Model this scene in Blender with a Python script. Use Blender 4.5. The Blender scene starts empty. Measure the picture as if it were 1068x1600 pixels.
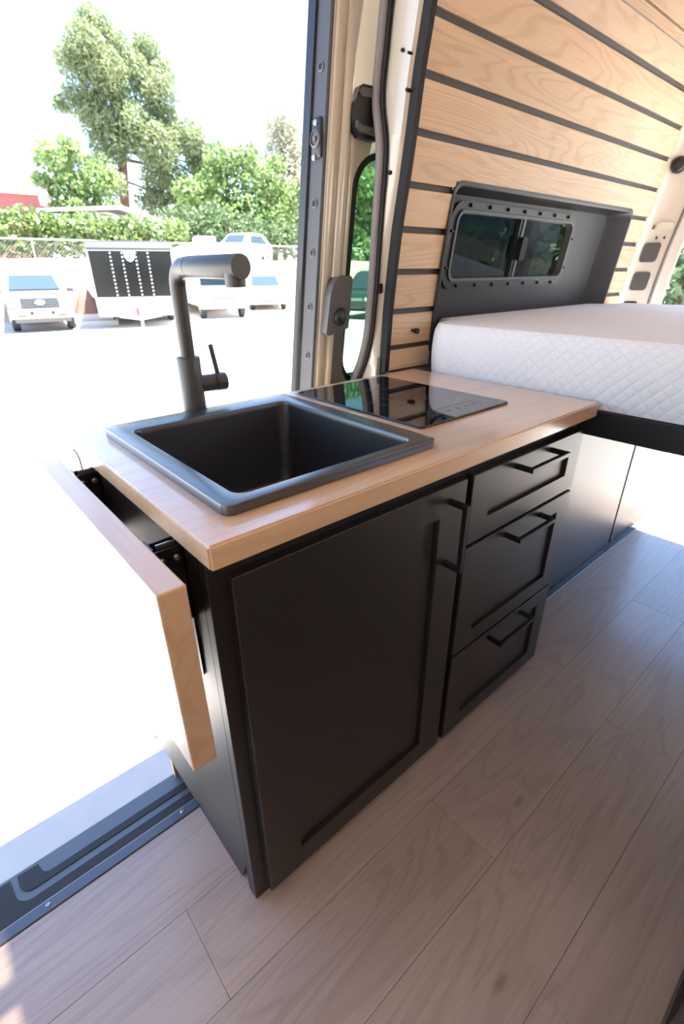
import bpy, bmesh, math, random
import numpy as np
from mathutils import Vector, Matrix
random.seed(7); rng = np.random.default_rng(11)
S = bpy.context.scene
COL = S.collection

# ------------------------------------------------------------------ camera
cam_d = bpy.data.cameras.new('camera'); cam = bpy.data.objects.new('camera', cam_d); COL.objects.link(cam)
RX = (0.75440408, -0.65637919, -0.00639099); DN = (-0.29712456, -0.33278359, -0.89497043); FW = (0.58531315, 0.67706826, -0.44607968)
cam.matrix_world = Matrix(((RX[0], -DN[0], -FW[0], -0.21108), (RX[1], -DN[1], -FW[1], -0.49646), (RX[2], -DN[2], -FW[2], 1.20428), (0, 0, 0, 1)))
cam_d.sensor_fit = 'HORIZONTAL'; cam_d.sensor_width = 24.0; cam_d.lens = 17.0146
cam_d.clip_start = 0.01; cam_d.clip_end = 500
cam_d.dof.use_dof = True; cam_d.dof.focus_distance = 0.95; cam_d.dof.aperture_fstop = 5.0
S.camera = cam

# ------------------------------------------------------------------ world, sun, exposure
SUN_DOWN = Vector((-0.26, 0.165, -1.0)).normalized()
w = bpy.data.worlds.new('world'); S.world = w; w.use_nodes = True
nt = w.node_tree; bg = nt.nodes['Background']
sky = nt.nodes.new('ShaderNodeTexSky'); sky.sky_type = 'NISHITA'; sky.sun_disc = False
sky.sun_elevation = math.asin(-SUN_DOWN.z); sky.sun_rotation = math.atan2(-SUN_DOWN.x, -SUN_DOWN.y)
sky.air_density = 1.0; sky.dust_density = 0.3; sky.altitude = 1300; sky.ozone_density = 1.0
nt.links.new(sky.outputs[0], bg.inputs[0]); bg.inputs[1].default_value = 0.27
sun_d = bpy.data.lights.new('sun', 'SUN'); sun_d.energy = 15.0; sun_d.angle = 0.0093; sun_d.color = (1, 0.95, 0.86)
sun = bpy.data.objects.new('sun', sun_d); COL.objects.link(sun)
sun.rotation_euler = SUN_DOWN.to_track_quat('-Z', 'Y').to_euler(); sun.location = (0, 0, 20)
vs = S.view_settings; vs.view_transform = 'Standard'; vs.look = 'None'; vs.gamma = 1.0; vs.use_curve_mapping = False
vs.exposure = 1.62

# ------------------------------------------------------------------ materials
MATS = {}
def nodes(m): return m.node_tree.nodes, m.node_tree.links
def mat(name, col, rough=0.5, metal=0.0, spec=0.5, coat=0.0, var=0.0, vscale=8.0, bump=0.0, bscale=60.0, sheen=0.0):
    if name in MATS: return MATS[name]
    m = bpy.data.materials.new(name); m.use_nodes = True; N, Lk = nodes(m); p = N['Principled BSDF']
    p.inputs['Base Color'].default_value = (*col, 1); p.inputs['Roughness'].default_value = rough
    p.inputs['Metallic'].default_value = metal; p.inputs['Specular IOR Level'].default_value = spec
    p.inputs['Coat Weight'].default_value = coat; p.inputs['Coat Roughness'].default_value = 0.08
    if sheen: p.inputs['Sheen Weight'].default_value = sheen
    tc = N.new('ShaderNodeTexCoord')
    if var:
        n = N.new('ShaderNodeTexNoise'); n.inputs['Scale'].default_value = vscale; n.inputs['Detail'].default_value = 5
        Lk.new(tc.outputs['Object'], n.inputs['Vector'])
        mx = N.new('ShaderNodeMix'); mx.data_type = 'RGBA'
        mx.inputs[6].default_value = (*[c * (1 - var) for c in col], 1); mx.inputs[7].default_value = (*[min(1, c * (1 + var)) for c in col], 1)
        Lk.new(n.outputs['Fac'], mx.inputs[0]); Lk.new(mx.outputs[2], p.inputs['Base Color'])
    if bump:
        n2 = N.new('ShaderNodeTexNoise'); n2.inputs['Scale'].default_value = bscale; n2.inputs['Detail'].default_value = 3
        Lk.new(tc.outputs['Object'], n2.inputs['Vector'])
        b = N.new('ShaderNodeBump'); b.inputs['Strength'].default_value = bump; b.inputs['Distance'].default_value = 0.002
        Lk.new(n2.outputs['Fac'], b.inputs['Height']); Lk.new(b.outputs[0], p.inputs['Normal'])
    MATS[name] = m; return m

def wood(name, light, dark, along=0, ring=9.0, stretch=(1.1, 8.0), contrast=0.5, fibre=0.35, rough=0.45, coat=0.0, tint=0.10, stave=0.0, knots=0.0, spec=0.4):
    m = bpy.data.materials.new(name); m.use_nodes = True; N, Lk = nodes(m); p = N['Principled BSDF']
    p.inputs['Roughness'].default_value = rough; p.inputs['Coat Weight'].default_value = coat; p.inputs['Specular IOR Level'].default_value = spec
    p.inputs['Coat Roughness'].default_value = 0.15
    tc = N.new('ShaderNodeTexCoord'); oi = N.new('ShaderNodeObjectInfo')
    mul = N.new('ShaderNodeMath'); mul.operation = 'MULTIPLY'; mul.inputs[1].default_value = 37.0; Lk.new(oi.outputs['Random'], mul.inputs[0])
    add = N.new('ShaderNodeVectorMath'); add.operation = 'ADD'; Lk.new(tc.outputs['Object'], add.inputs[0]); Lk.new(mul.outputs[0], add.inputs[1])
    def mapped(a, b):
        mp = N.new('ShaderNodeMapping'); sc = [b, b, b]; sc[along] = a; mp.inputs['Scale'].default_value = sc
        Lk.new(add.outputs[0], mp.inputs['Vector']); return mp.outputs[0]
    n1 = N.new('ShaderNodeTexNoise'); n1.inputs['Scale'].default_value = 1.0; n1.inputs['Detail'].default_value = 2.0; n1.inputs['Roughness'].default_value = 0.45
    n1.inputs['Distortion'].default_value = 0.6
    Lk.new(mapped(*stretch), n1.inputs['Vector'])
    k = N.new('ShaderNodeMath'); k.operation = 'MULTIPLY'; k.inputs[1].default_value = ring * 6.28; Lk.new(n1.outputs['Fac'], k.inputs[0])
    sn = N.new('ShaderNodeMath'); sn.operation = 'SINE'; Lk.new(k.outputs[0], sn.inputs[0])
    mr = N.new('ShaderNodeMapRange'); mr.inputs[1].default_value = 0.15; mr.inputs[2].default_value = 1.0; Lk.new(sn.outputs[0], mr.inputs[0])
    n2 = N.new('ShaderNodeTexNoise'); n2.inputs['Scale'].default_value = 1.0; n2.inputs['Detail'].default_value = 4.0
    Lk.new(mapped(5.0, 170.0), n2.inputs['Vector'])
    n3 = N.new('ShaderNodeTexNoise'); n3.inputs['Scale'].default_value = 1.0; n3.inputs['Detail'].default_value = 3.0
    Lk.new(mapped(0.9, 5.0), n3.inputs['Vector'])
    f1 = N.new('ShaderNodeMath'); f1.operation = 'MULTIPLY'; f1.inputs[1].default_value = contrast; Lk.new(mr.outputs[0], f1.inputs[0])
    f2 = N.new('ShaderNodeMath'); f2.operation = 'MULTIPLY'; f2.inputs[1].default_value = fibre; Lk.new(n2.outputs['Fac'], f2.inputs[0])
    f3 = N.new('ShaderNodeMath'); f3.operation = 'MULTIPLY_ADD'; f3.inputs[1].default_value = 0.6; Lk.new(n3.outputs['Fac'], f3.inputs[0]); Lk.new(f1.outputs[0], f3.inputs[2])
    f4 = N.new('ShaderNodeMath'); f4.operation = 'ADD'; Lk.new(f3.outputs[0], f4.inputs[0]); Lk.new(f2.outputs[0], f4.inputs[1])
    f5 = N.new('ShaderNodeMapRange'); f5.inputs[1].default_value = 0.25; f5.inputs[2].default_value = 0.75 + contrast * 0.6 + fibre * 0.5; Lk.new(f4.outputs[0], f5.inputs[0])
    mx = N.new('ShaderNodeMix'); mx.data_type = 'RGBA'; mx.inputs[6].default_value = (*light, 1); mx.inputs[7].default_value = (*dark, 1)
    Lk.new(f5.outputs[0], mx.inputs[0]); out = mx.outputs[2]
    hs = N.new('ShaderNodeHueSaturation'); vm = N.new('ShaderNodeMapRange'); vm.inputs[3].default_value = 1 - tint; vm.inputs[4].default_value = 1 + tint
    Lk.new(oi.outputs['Random'], vm.inputs[0]); Lk.new(vm.outputs[0], hs.inputs['Value']); Lk.new(out, hs.inputs['Color']); out = hs.outputs[0]
    if stave:
        sx = N.new('ShaderNodeSeparateXYZ'); Lk.new(tc.outputs['Object'], sx.inputs[0])
        d = N.new('ShaderNodeMath'); d.operation = 'DIVIDE'; d.inputs[1].default_value = stave; Lk.new(sx.outputs[1 if along == 0 else 0], d.inputs[0])
        fl = N.new('ShaderNodeMath'); fl.operation = 'FLOOR'; Lk.new(d.outputs[0], fl.inputs[0])
        wn = N.new('ShaderNodeTexWhiteNoise'); wn.noise_dimensions = '1D'; Lk.new(fl.outputs[0], wn.inputs['W'])
        v2 = N.new('ShaderNodeMapRange'); v2.inputs[3].default_value = 0.94; v2.inputs[4].default_value = 1.05; Lk.new(wn.outputs['Value'], v2.inputs[0])
        h2 = N.new('ShaderNodeHueSaturation'); Lk.new(v2.outputs[0], h2.inputs['Value']); Lk.new(out, h2.inputs['Color']); out = h2.outputs[0]
    if knots:
        vo = N.new('ShaderNodeTexVoronoi'); vo.inputs['Scale'].default_value = 1.0; Lk.new(mapped(1.6, 4.2), vo.inputs['Vector'])
        kr = N.new('ShaderNodeMapRange'); kr.inputs[1].default_value = 0.01; kr.inputs[2].default_value = 0.05; kr.inputs[3].default_value = knots; kr.inputs[4].default_value = 0.0
        Lk.new(vo.outputs['Distance'], kr.inputs[0])
        m3 = N.new('ShaderNodeMix'); m3.data_type = 'RGBA'; m3.inputs[7].default_value = (*[c * 0.35 for c in dark], 1)
        Lk.new(kr.outputs[0], m3.inputs[0]); Lk.new(out, m3.inputs[6]); out = m3.outputs[2]
    Lk.new(out, p.inputs['Base Color'])
    b = N.new('ShaderNodeBump'); b.inputs['Strength'].default_value = 0.12; b.inputs['Distance'].default_value = 0.001
    Lk.new(n2.outputs['Fac'], b.inputs['Height']); Lk.new(b.outputs[0], p.inputs['Normal'])
    MATS[name] = m; return m

def glass(name, tint, refl_rough=0.0):
    m = bpy.data.materials.new(name); m.use_nodes = True; N, Lk = nodes(m)
    N.remove(N['Principled BSDF']); o = N['Material Output']
    t = N.new('ShaderNodeBsdfTransparent'); t.inputs[0].default_value = (*tint, 1)
    g = N.new('ShaderNodeBsdfGlossy'); g.inputs['Roughness'].default_value = refl_rough
    fr = N.new('ShaderNodeFresnel'); fr.inputs[0].default_value = 1.5
    ge = N.new('ShaderNodeNewGeometry'); om = N.new('ShaderNodeMath'); om.operation = 'SUBTRACT'; om.inputs[0].default_value = 1.0; Lk.new(ge.outputs['Backfacing'], om.inputs[1]); fm = N.new('ShaderNodeMath'); fm.operation = 'MULTIPLY'; Lk.new(fr.outputs[0], fm.inputs[0]); Lk.new(om.outputs[0], fm.inputs[1])
    mx = N.new('ShaderNodeMixShader'); Lk.new(fm.outputs[0], mx.inputs[0]); Lk.new(t.outputs[0], mx.inputs[1]); Lk.new(g.outputs[0], mx.inputs[2])
    Lk.new(mx.outputs[0], o.inputs[0]); MATS[name] = m; return m

M_slat = wood('slat_wood', (0.70, 0.525, 0.36), (0.45, 0.295, 0.175), 0, ring=17, stretch=(0.8, 6.5), contrast=0.27, fibre=0.45, rough=0.5, tint=0.05)
M_ctr = wood('counter_wood', (0.66, 0.475, 0.32), (0.50, 0.325, 0.19), 0, ring=12, stretch=(0.6, 8.0), contrast=0.20, fibre=0.30, rough=0.30, coat=0.9, tint=0.0, stave=0.042, spec=0.5)
M_leaf = wood('leaf_wood', (0.64, 0.45, 0.30), (0.47, 0.30, 0.17), 1, ring=5, stretch=(0.7, 9.0), contrast=0.25, fibre=0.25, rough=0.34, coat=0.7, tint=0.0, spec=0.5)
M_floor = wood('floor_vinyl', (0.55, 0.46, 0.405), (0.33, 0.255, 0.215), 0, ring=15, stretch=(0.8, 6.0), contrast=0.19, fibre=0.75, rough=0.31, coat=0.35, tint=0.05, knots=0.55, spec=0.75)
M_ply = wood('raw_plywood', (0.50, 0.36, 0.22), (0.33, 0.21, 0.11), 2, ring=8, contrast=0.4, rough=0.6)
M_black = mat('black_satin_lacquer', (0.014, 0.012, 0.0112), 0.42, spec=0.8, bump=0.02, bscale=300)
M_hw = mat('matte_black_hardware', (0.010, 0.010, 0.011), 0.36, spec=0.5)
M_faucet = mat('matte_black_faucet', (0.042, 0.040, 0.040), 0.40, spec=0.6)
M_sink = mat('black_composite', (0.012, 0.0125, 0.014), 0.34, spec=1.0, coat=0.6, bump=0.05, bscale=700)
M_sink.node_tree.nodes['Principled BSDF'].inputs['Coat Roughness'].default_value = 0.28
M_glassblk = mat('black_ceran', (0.004, 0.004, 0.005), 0.03, spec=0.6)
M_print = mat('grey_print', (0.07, 0.07, 0.07), 0.4)
M_backing = mat('charcoal_strip', (0.055, 0.053, 0.053), 0.6)
M_recess = mat('charcoal_flare', (0.030, 0.030, 0.032), 0.42, spec=0.4)
M_champ = mat('champagne_paint', (0.47, 0.42, 0.35), 0.28, metal=0.12, spec=0.5, coat=0.5)
M_cream = mat('cream_paint', (0.66, 0.61, 0.54), 0.4, spec=0.4)
M_dgrey = mat('dark_grey_plastic', (0.085, 0.080, 0.082), 0.5)
M_rubber = mat('grey_rubber', (0.19, 0.175, 0.175), 0.6)
M_blkrub = mat('black_rubber', (0.008, 0.008, 0.009), 0.6, spec=0.3)
M_navy = mat('door_edge_navy', (0.012, 0.014, 0.022), 0.3)
M_steel = mat('zinc_steel', (0.45, 0.45, 0.46), 0.35, metal=1.0)
M_alu = mat('grey_anodised_edge', (0.10, 0.115, 0.14), 0.30, spec=0.8, metal=0.4)
M_step = mat('step_plastic', (0.13, 0.15, 0.18), 0.38, spec=0.6, bump=0.05, bscale=400)
M_pad = mat('antislip_pad', (0.024, 0.025, 0.028), 0.65, bump=0.4, bscale=900)
M_tint = glass('tinted_glass', (0.30, 0.33, 0.31))
M_tint2 = glass('green_tinted_glass', (0.46, 0.60, 0.50))
M_gravel = mat('pale_gravel', (0.50, 0.48, 0.46), 0.9, var=0.10, vscale=9.0, bump=0.5, bscale=40)
M_dirt = mat('dry_earth', (0.42, 0.33, 0.25), 0.95, var=0.25, vscale=0.7)
M_white = mat('white_gelcoat', (0.75, 0.75, 0.74), 0.3)
M_silver = mat('silver_paint', (0.17, 0.165, 0.165), 0.35, metal=0.2)
M_chrome = mat('chrome', (0.75, 0.75, 0.75), 0.15, metal=1.0)
M_carglass = mat('dark_windscreen', (0.035, 0.055, 0.075), 0.08, spec=0.25)
M_tyre = mat('tyre_rubber', (0.03, 0.03, 0.03), 0.8)
M_trailer = mat('trailer_black', (0.008, 0.008, 0.008), 0.15, spec=0.25)
M_red = mat('red_barn', (0.27, 0.08, 0.08), 0.7)
M_metalroof = mat('white_metal_roof', (0.78, 0.77, 0.76), 0.5)
M_bark = mat('pine_bark', (0.16, 0.085, 0.065), 0.9, var=0.4, vscale=6)
M_blue = mat('emblem_blue', (0.05, 0.10, 0.35), 0.4)
M_brown = mat('brown_tarpaulin', (0.26, 0.13, 0.10), 0.8)
M_concrete = mat('concrete', (0.5, 0.49, 0.48), 0.9, var=0.1)
M_redlens = mat('red_lens', (0.35, 0.03, 0.03), 0.3)
def leafmat(name, a, b):
    m = bpy.data.materials.new(name); m.use_nodes = True; N, Lk = nodes(m); p = N['Principled BSDF']
    tc = N.new('ShaderNodeTexCoord'); n = N.new('ShaderNodeTexNoise'); n.inputs['Scale'].default_value = 1.6; n.inputs['Detail'].default_value = 6
    Lk.new(tc.outputs['Object'], n.inputs['Vector']); mx = N.new('ShaderNodeMix'); mx.data_type = 'RGBA'
    mr = N.new('ShaderNodeMapRange'); mr.inputs[1].default_value = 0.3; mr.inputs[2].default_value = 0.7; Lk.new(n.outputs['Fac'], mr.inputs[0])
    mx.inputs[6].default_value = (*a, 1); mx.inputs[7].default_value = (*b, 1); Lk.new(mr.outputs[0], mx.inputs[0]); Lk.new(mx.outputs[2], p.inputs['Base Color'])
    p.inputs['Roughness'].default_value = 0.55
    tr = N.new('ShaderNodeBsdfTranslucent'); Lk.new(mx.outputs[2], tr.inputs[0]); ms = N.new('ShaderNodeMixShader'); ms.inputs[0].default_value = 0.35
    Lk.new(p.outputs[0], ms.inputs[1]); Lk.new(tr.outputs[0], ms.inputs[2]); Lk.new(ms.outputs[0], N['Material Output'].inputs[0])
    MATS[name] = m; return m
M_needle = leafmat('pine_needles', (0.15, 0.195, 0.09), (0.27, 0.32, 0.17))
M_leafA = leafmat('bright_leaves', (0.12, 0.20, 0.06), (0.24, 0.33, 0.12))
M_leafB = leafmat('dark_leaves', (0.06, 0.11, 0.05), (0.14, 0.20, 0.09))
M_leafC = leafmat('pale_leaves', (0.32, 0.32, 0.22), (0.48, 0.46, 0.36))
M_leafH = leafmat('ivy_leaves', (0.09, 0.15, 0.04), (0.20, 0.28, 0.10))

# mattress fabric: quilted knit with dimples
def mattress_mat():
    m = bpy.data.materials.new('mattress_knit'); m.use_nodes = True; N, Lk = nodes(m); p = N['Principled BSDF']
    p.inputs['Base Color'].default_value = (0.70, 0.71, 0.745, 1); p.inputs['Roughness'].default_value = 0.9; p.inputs['Sheen Weight'].default_value = 0.2
    tc = N.new('ShaderNodeTexCoord'); sx = N.new('ShaderNodeSeparateXYZ'); Lk.new(tc.outputs['Object'], sx.inputs[0])
    def mth(op, a, b=None):
        n = N.new('ShaderNodeMath'); n.operation = op
        for i, v in enumerate((a, b)):
            if v is None: continue
            if isinstance(v, float): n.inputs[i].default_value = v
            else: Lk.new(v, n.inputs[i])
        return n.outputs[0]
    q = mth('ADD', sx.outputs[0], sx.outputs[2]); k = math.pi / 0.017
    s1 = mth('SINE', mth('MULTIPLY', mth('ADD', sx.outputs[1], q), k * 0.5)); s2 = mth('SINE', mth('MULTIPLY', mth('SUBTRACT', sx.outputs[1], q), k * 0.5))
    h = mth('POWER', mth('ABSOLUTE', mth('MULTIPLY', s1, s2)), 0.45)
    b = N.new('ShaderNodeBump'); b.inputs['Strength'].default_value = 0.55; b.inputs['Distance'].default_value = 0.003
    Lk.new(h, b.inputs['Height']); Lk.new(b.outputs[0], p.inputs['Normal']); return m
M_matt = mattress_mat()

# ------------------------------------------------------------------ helpers
WL = {}
def tag(o, label=None, cat=None, group=None, kind=None):
    if label: o['label'] = label
    if cat: o['category'] = cat
    if group: o['group'] = group
    if kind: o['kind'] = kind
    return o
def empty(name, loc, label=None, cat=None, group=None, kind=None):
    o = bpy.data.objects.new(name, None); COL.objects.link(o); o.location = loc; o.empty_display_size = 0.05; WL[o.name] = Vector(loc)
    return tag(o, label, cat, group, kind)
def obj(name, bm, m, parent=None, smooth=False, origin=None, label=None, cat=None, group=None, kind=None, recalc=True):
    if recalc: bmesh.ops.recalc_face_normals(bm, faces=bm.faces)
    co = [v.co for v in bm.verts]
    lo = Vector([min(c[i] for c in co) for i in range(3)]); hi = Vector([max(c[i] for c in co) for i in range(3)])
    c = Vector(origin) if origin is not None else (lo + hi) / 2
    bmesh.ops.translate(bm, vec=-c, verts=bm.verts)
    me = bpy.data.meshes.new(name); bm.to_mesh(me); bm.free()
    if smooth:
        for p in me.polygons: p.use_smooth = True
        try: me.set_sharp_from_angle(angle=math.radians(38))
        except Exception: pass
    if m is not None: me.materials.append(m)
    o = bpy.data.objects.new(name, me); COL.objects.link(o); WL[o.name] = c.copy()
    if parent is not None:
        o.parent = parent; o.location = c - WL[parent.name]
    else: o.location = c
    return tag(o, label, cat, group, kind)
def B(): return bmesh.new()
def box(bm, x0, x1, y0, y1, z0, z1, bevel=0.0, seg=2):
    t = bmesh.new(); bmesh.ops.create_cube(t, size=1.0)
    for v in t.verts:
        v.co = Vector(((x0 + x1) / 2 + v.co.x * (x1 - x0), (y0 + y1) / 2 + v.co.y * (y1 - y0), (z0 + z1) / 2 + v.co.z * (z1 - z0)))
    if bevel: bmesh.ops.bevel(t, geom=t.edges[:], offset=bevel, segments=seg, affect='EDGES', profile=0.5)
    merge(bm, t); return bm
def merge(bm, t):
    me = bpy.data.meshes.new('tmp'); t.to_mesh(me); t.free(); bm.from_mesh(me); bpy.data.meshes.remove(me)
def rings(bm, rr, cap0=True, cap1=True, closed=True):
    V = [[bm.verts.new(p) for p in r] for r in rr]; n = len(rr[0])
    for a, b in zip(V, V[1:]):
        for i in range(n if closed else n - 1):
            j = (i + 1) % n; bm.faces.new((a[i], a[j], b[j], b[i]))
    if closed and cap0: bm.faces.new(V[0][::-1])
    if closed and cap1: bm.faces.new(V[-1])
    return bm
def frame_of(d):
    d = Vector(d).normalized(); u = d.orthogonal().normalized(); return u, d.cross(u)
def cyl(bm, p0, p1, r0, r1=None, n=20):
    r1 = r0 if r1 is None else r1; p0 = Vector(p0); p1 = Vector(p1); u, v = frame_of(p1 - p0)
    rr = [[p + (u * math.cos(2 * math.pi * i / n) + v * math.sin(2 * math.pi * i / n)) * r for i in range(n)] for p, r in ((p0, r0), (p1, r1))]
    return rings(bm, rr)
def tube(bm, pts, r, n=12, rads=None, flat=1.0):
    pts = [Vector(p) for p in pts]; rr = []; u = None
    for i, p in enumerate(pts):
        d = (pts[min(i + 1, len(pts) - 1)] - pts[max(i - 1, 0)]).normalized()
        if u is None: u = d.orthogonal().normalized()
        u = (u - d * u.dot(d)).normalized(); v = d.cross(u); q = rads[i] if rads else r
        rr.append([p + u * math.cos(2 * math.pi * k / n) * q * flat + v * math.sin(2 * math.pi * k / n) * q for k in range(n)])
    return rings(bm, rr)
def lathe(bm, c, prof, axis=(0, 0, 1), n=28):
    u, v = frame_of(axis); a = Vector(axis).normalized(); c = Vector(c)
    return rings(bm, [[c + a * h + (u * math.cos(2 * math.pi * i / n) + v * math.sin(2 * math.pi * i / n)) * r for i in range(n)] for r, h in prof])
def rrect(x0, x1, y0, y1, r, n=6):
    P = []
    for cx, cy, a0 in ((x1 - r, y1 - r, 0), (x0 + r, y1 - r, 90), (x0 + r, y0 + r, 180), (x1 - r, y0 + r, 270)):
        for i in range(n + 1):
            a = math.radians(a0 + 90 * i / n); P.append((cx + r * math.cos(a), cy + r * math.sin(a)))
    return P
def plate(bm, outer, holes, fmap, thick, tvec):
    """2D outline with holes -> solid plate. fmap(u,v)->3D, thickness along tvec."""
    t = bmesh.new(); E = []
    for loop in [outer] + holes:
        vs_ = [t.verts.new(fmap(*p)) for p in loop]
        for i in range(len(vs_)): E.append(t.edges.new((vs_[i], vs_[(i + 1) % len(vs_)])))
    bmesh.ops.triangle_fill(t, use_beauty=True, use_dissolve=False, edges=E)
    g = bmesh.ops.extrude_face_region(t, geom=t.faces[:])
    for v in [e for e in g['geom'] if isinstance(e, bmesh.types.BMVert)]: v.co += Vector(tvec) * thick
    merge(bm, t); return bm
def prism(bm, poly, fmap, d):
    """polygon (u,v) mapped by fmap(u,v)->3D, extruded by vector d."""
    a = [Vector(fmap(*p)) for p in poly]; return rings(bm, [a, [p + Vector(d) for p in a]])
def dup(root, loc=None, rotz=None):
    r = root.copy(); COL.objects.link(r)
    if loc is not None: r.location = loc
    if rotz is not None: r.rotation_euler = (0, 0, rotz)
    for ch in list(root.children):
        c = ch.copy(); COL.objects.link(c); c.parent = r
        for g in list(ch.children):
            d = g.copy(); COL.objects.link(d); d.parent = c
    return r

PROF = [(0.0, 0.63), (0.5, 0.665), (0.9, 0.652), (0.976, 0.647), (1.086, 0.641), (1.199, 0.629), (1.31, 0.615), (1.417, 0.595), (1.532, 0.576), (1.648, 0.56), (1.759, 0.538), (1.868, 0.517), (1.95, 0.484), (2.1, 0.42)]
def wy(z): return float(np.interp(z, [p[0] for p in PROF], [p[1] for p in PROF]))

# ================================================================== STRUCTURE
# ground and embankment
bm = B(); nx, ny = 60, 60; xs = np.linspace(-60, 90, nx); ys = np.concatenate([np.linspace(-60, 22, 16), np.linspace(23, 34, 24), np.linspace(36, 120, 20)])
def gh(x, y):
    t = min(1, max(0, (y - 24.0) / 4.0)); t = t * t * (3 - 2 * t)
    return -0.65 + t * 2.4
V = [[bm.verts.new((x, y, gh(x, y))) for y in ys] for x in xs]
for i in range(nx - 1):
    for j in range(ny - 1): bm.faces.new((V[i][j], V[i + 1][j], V[i + 1][j + 1], V[i][j + 1]))
g = obj('ground', bm, M_gravel, smooth=True, label='pale gravel lot outside the van in full sun', cat='ground', kind='structure')
# earth face of the bank, laid over the slope
bm = B(); XS = np.linspace(-20, 60, 50); YS = np.linspace(24.2, 29.5, 12)
V = [[bm.verts.new((x, y, gh(x, y) + 0.03 + 0.05 * math.sin(x * 1.7 + y * 2.1))) for y in YS] for x in XS]
for i in range(len(XS) - 1):
    for j in range(len(YS) - 1): bm.faces.new((V[i][j], V[i + 1][j], V[i + 1][j + 1], V[i][j + 1]))
obj('embankment', bm, M_dirt, smooth=True, label='dry earth bank rising behind the parked vehicles', cat='bank', kind='structure')

# floor with planks
floor = obj('floor', box(B(), -2.6, 2.66, -1.08, 0.317, -0.05, -0.0045), mat('floor_underlay', (0.17, 0.13, 0.11), 0.8), label='whitewashed oak plank floor inside the van', cat='floor', kind='structure')
ROWY = [-1.08, -0.985, -0.799, -0.613, -0.427, -0.241, -0.055, 0.131, 0.317]
JX = [0.9, -0.35, 0.62, 0.33, -0.215, 0.463, -0.11, 0.75]
for i in range(8):
    y0, y1 = ROWY[i], ROWY[i + 1]; x = JX[i]
    while x > -2.6: x -= 1.26
    while x < 2.66:
        a, b = max(x, -2.6), min(x + 1.26, 2.66)
        if b - a > 0.01:
            obj('floor_plank', box(B(), a + 0.0003, b - 0.0003, y0 + 0.0003, y1 - 0.0003, -0.0045, 0.0, 0.0004, 1), M_floor, floor)
        x += 1.26

# aluminium nosing at the sliding-door opening
t1 = obj('trim_1', box(B(), -0.95, 0.95, 0.3175, 0.344, -0.012, 0.0035, 0.002, 2), M_alu, label='dark metal nosing strip along the floor edge at the door opening', cat='trim', kind='structure')
def screw_head(parent, c, n, r=0.005, m=M_steel):
    b = B(); lathe(b, c, [(r, 0), (r, r * 0.25), (r * 0.75, r * 0.55), (r * 0.3, r * 0.6), (r * 0.25, r * 0.35)], n, 12)
    return obj('screw', b, m, parent, smooth=True)
for x in (-0.75, -0.327, -0.027, 0.4, 0.8): screw_head(t1, (x, 0.331, 0.0035), (0, 0, 1), 0.0048)
# entry step below the door opening
es = empty('entry_step', (0, 0.47, -0.18), 'grey moulded entry step with dark anti-slip pads below the door opening', 'step', kind='structure')
ZS = -0.18
obj('step_moulding', box(B(), -0.98, 0.95, 0.335, 0.592, ZS - 0.03, ZS, 0.006, 2), M_step, es)
obj('step_riser', box(B(), -0.98, 0.95, 0.318, 0.335, ZS - 0.03, -0.013), M_step, es)
obj('outer_skirt', box(B(), -0.98, 0.95, 0.57, 0.585, -0.42, ZS - 0.03), M_champ, es)
def pad(poly): obj('antislip_pad', prism(B(), poly, lambda u, v: (u, v, ZS), (0, 0, 0.003)), M_pad, es)
def arc(cx, cy, r, a0, a1, n=6): return [(cx + r * math.cos(math.radians(a0 + (a1 - a0) * i / n)), cy + r * math.sin(math.radians(a0 + (a1 - a0) * i / n))) for i in range(n + 1)]
pad([(-0.95, 0.345), (0.93, 0.345), (0.93, 0.497)] + [(-0.36, 0.497)] + arc(-0.366, 0.532, 0.035, 270, 180, 5) + [(-0.405, 0.577), (-0.95, 0.577)])
pad([(-0.389, 0.577)] + [(-0.389, 0.548)] + arc(-0.359, 0.548, 0.030, 180, 270, 5) + [(0.93, 0.518), (0.93, 0.538)] + [(-0.315, 0.538)] + arc(-0.318, 0.558, 0.020, 270, 180, 4) + [(-0.342, 0.575)])

# side wall with slats (window recess left open)
wall = empty('wall_left', (1.8, 0.62, 0.9), 'pale wooden slat wall with dark grey gaps beside the bed', 'wall', kind='structure')
GZ = [0.903, 0.976, 1.086, 1.199, 1.31, 1.417, 1.532, 1.648, 1.759, 1.868, 1.952]
XL, XR = 0.985, 2.712; RX0, RX1 = 1.197, 2.50
def strip(bm, x0, x1, z0, z1, off0, off1):
    a = Vector((0, wy(z0), z0)); b = Vector((0, wy(z1), z1)); d = (b - a).normalized(); n = Vector((0, -d.z, d.y))
    if n.y > 0: n = -n
    sec = [a - n * off0, b - n * off0, b - n * off1, a - n * off1]
    t = bmesh.new(); rings(t, [[Vector((x0, p.y, p.z)) for p in sec], [Vector((x1, p.y, p.z)) for p in sec]])
    bmesh.ops.bevel(t, geom=t.edges[:], offset=0.0012, segments=1, affect='EDGES'); merge(bm, t)
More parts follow.
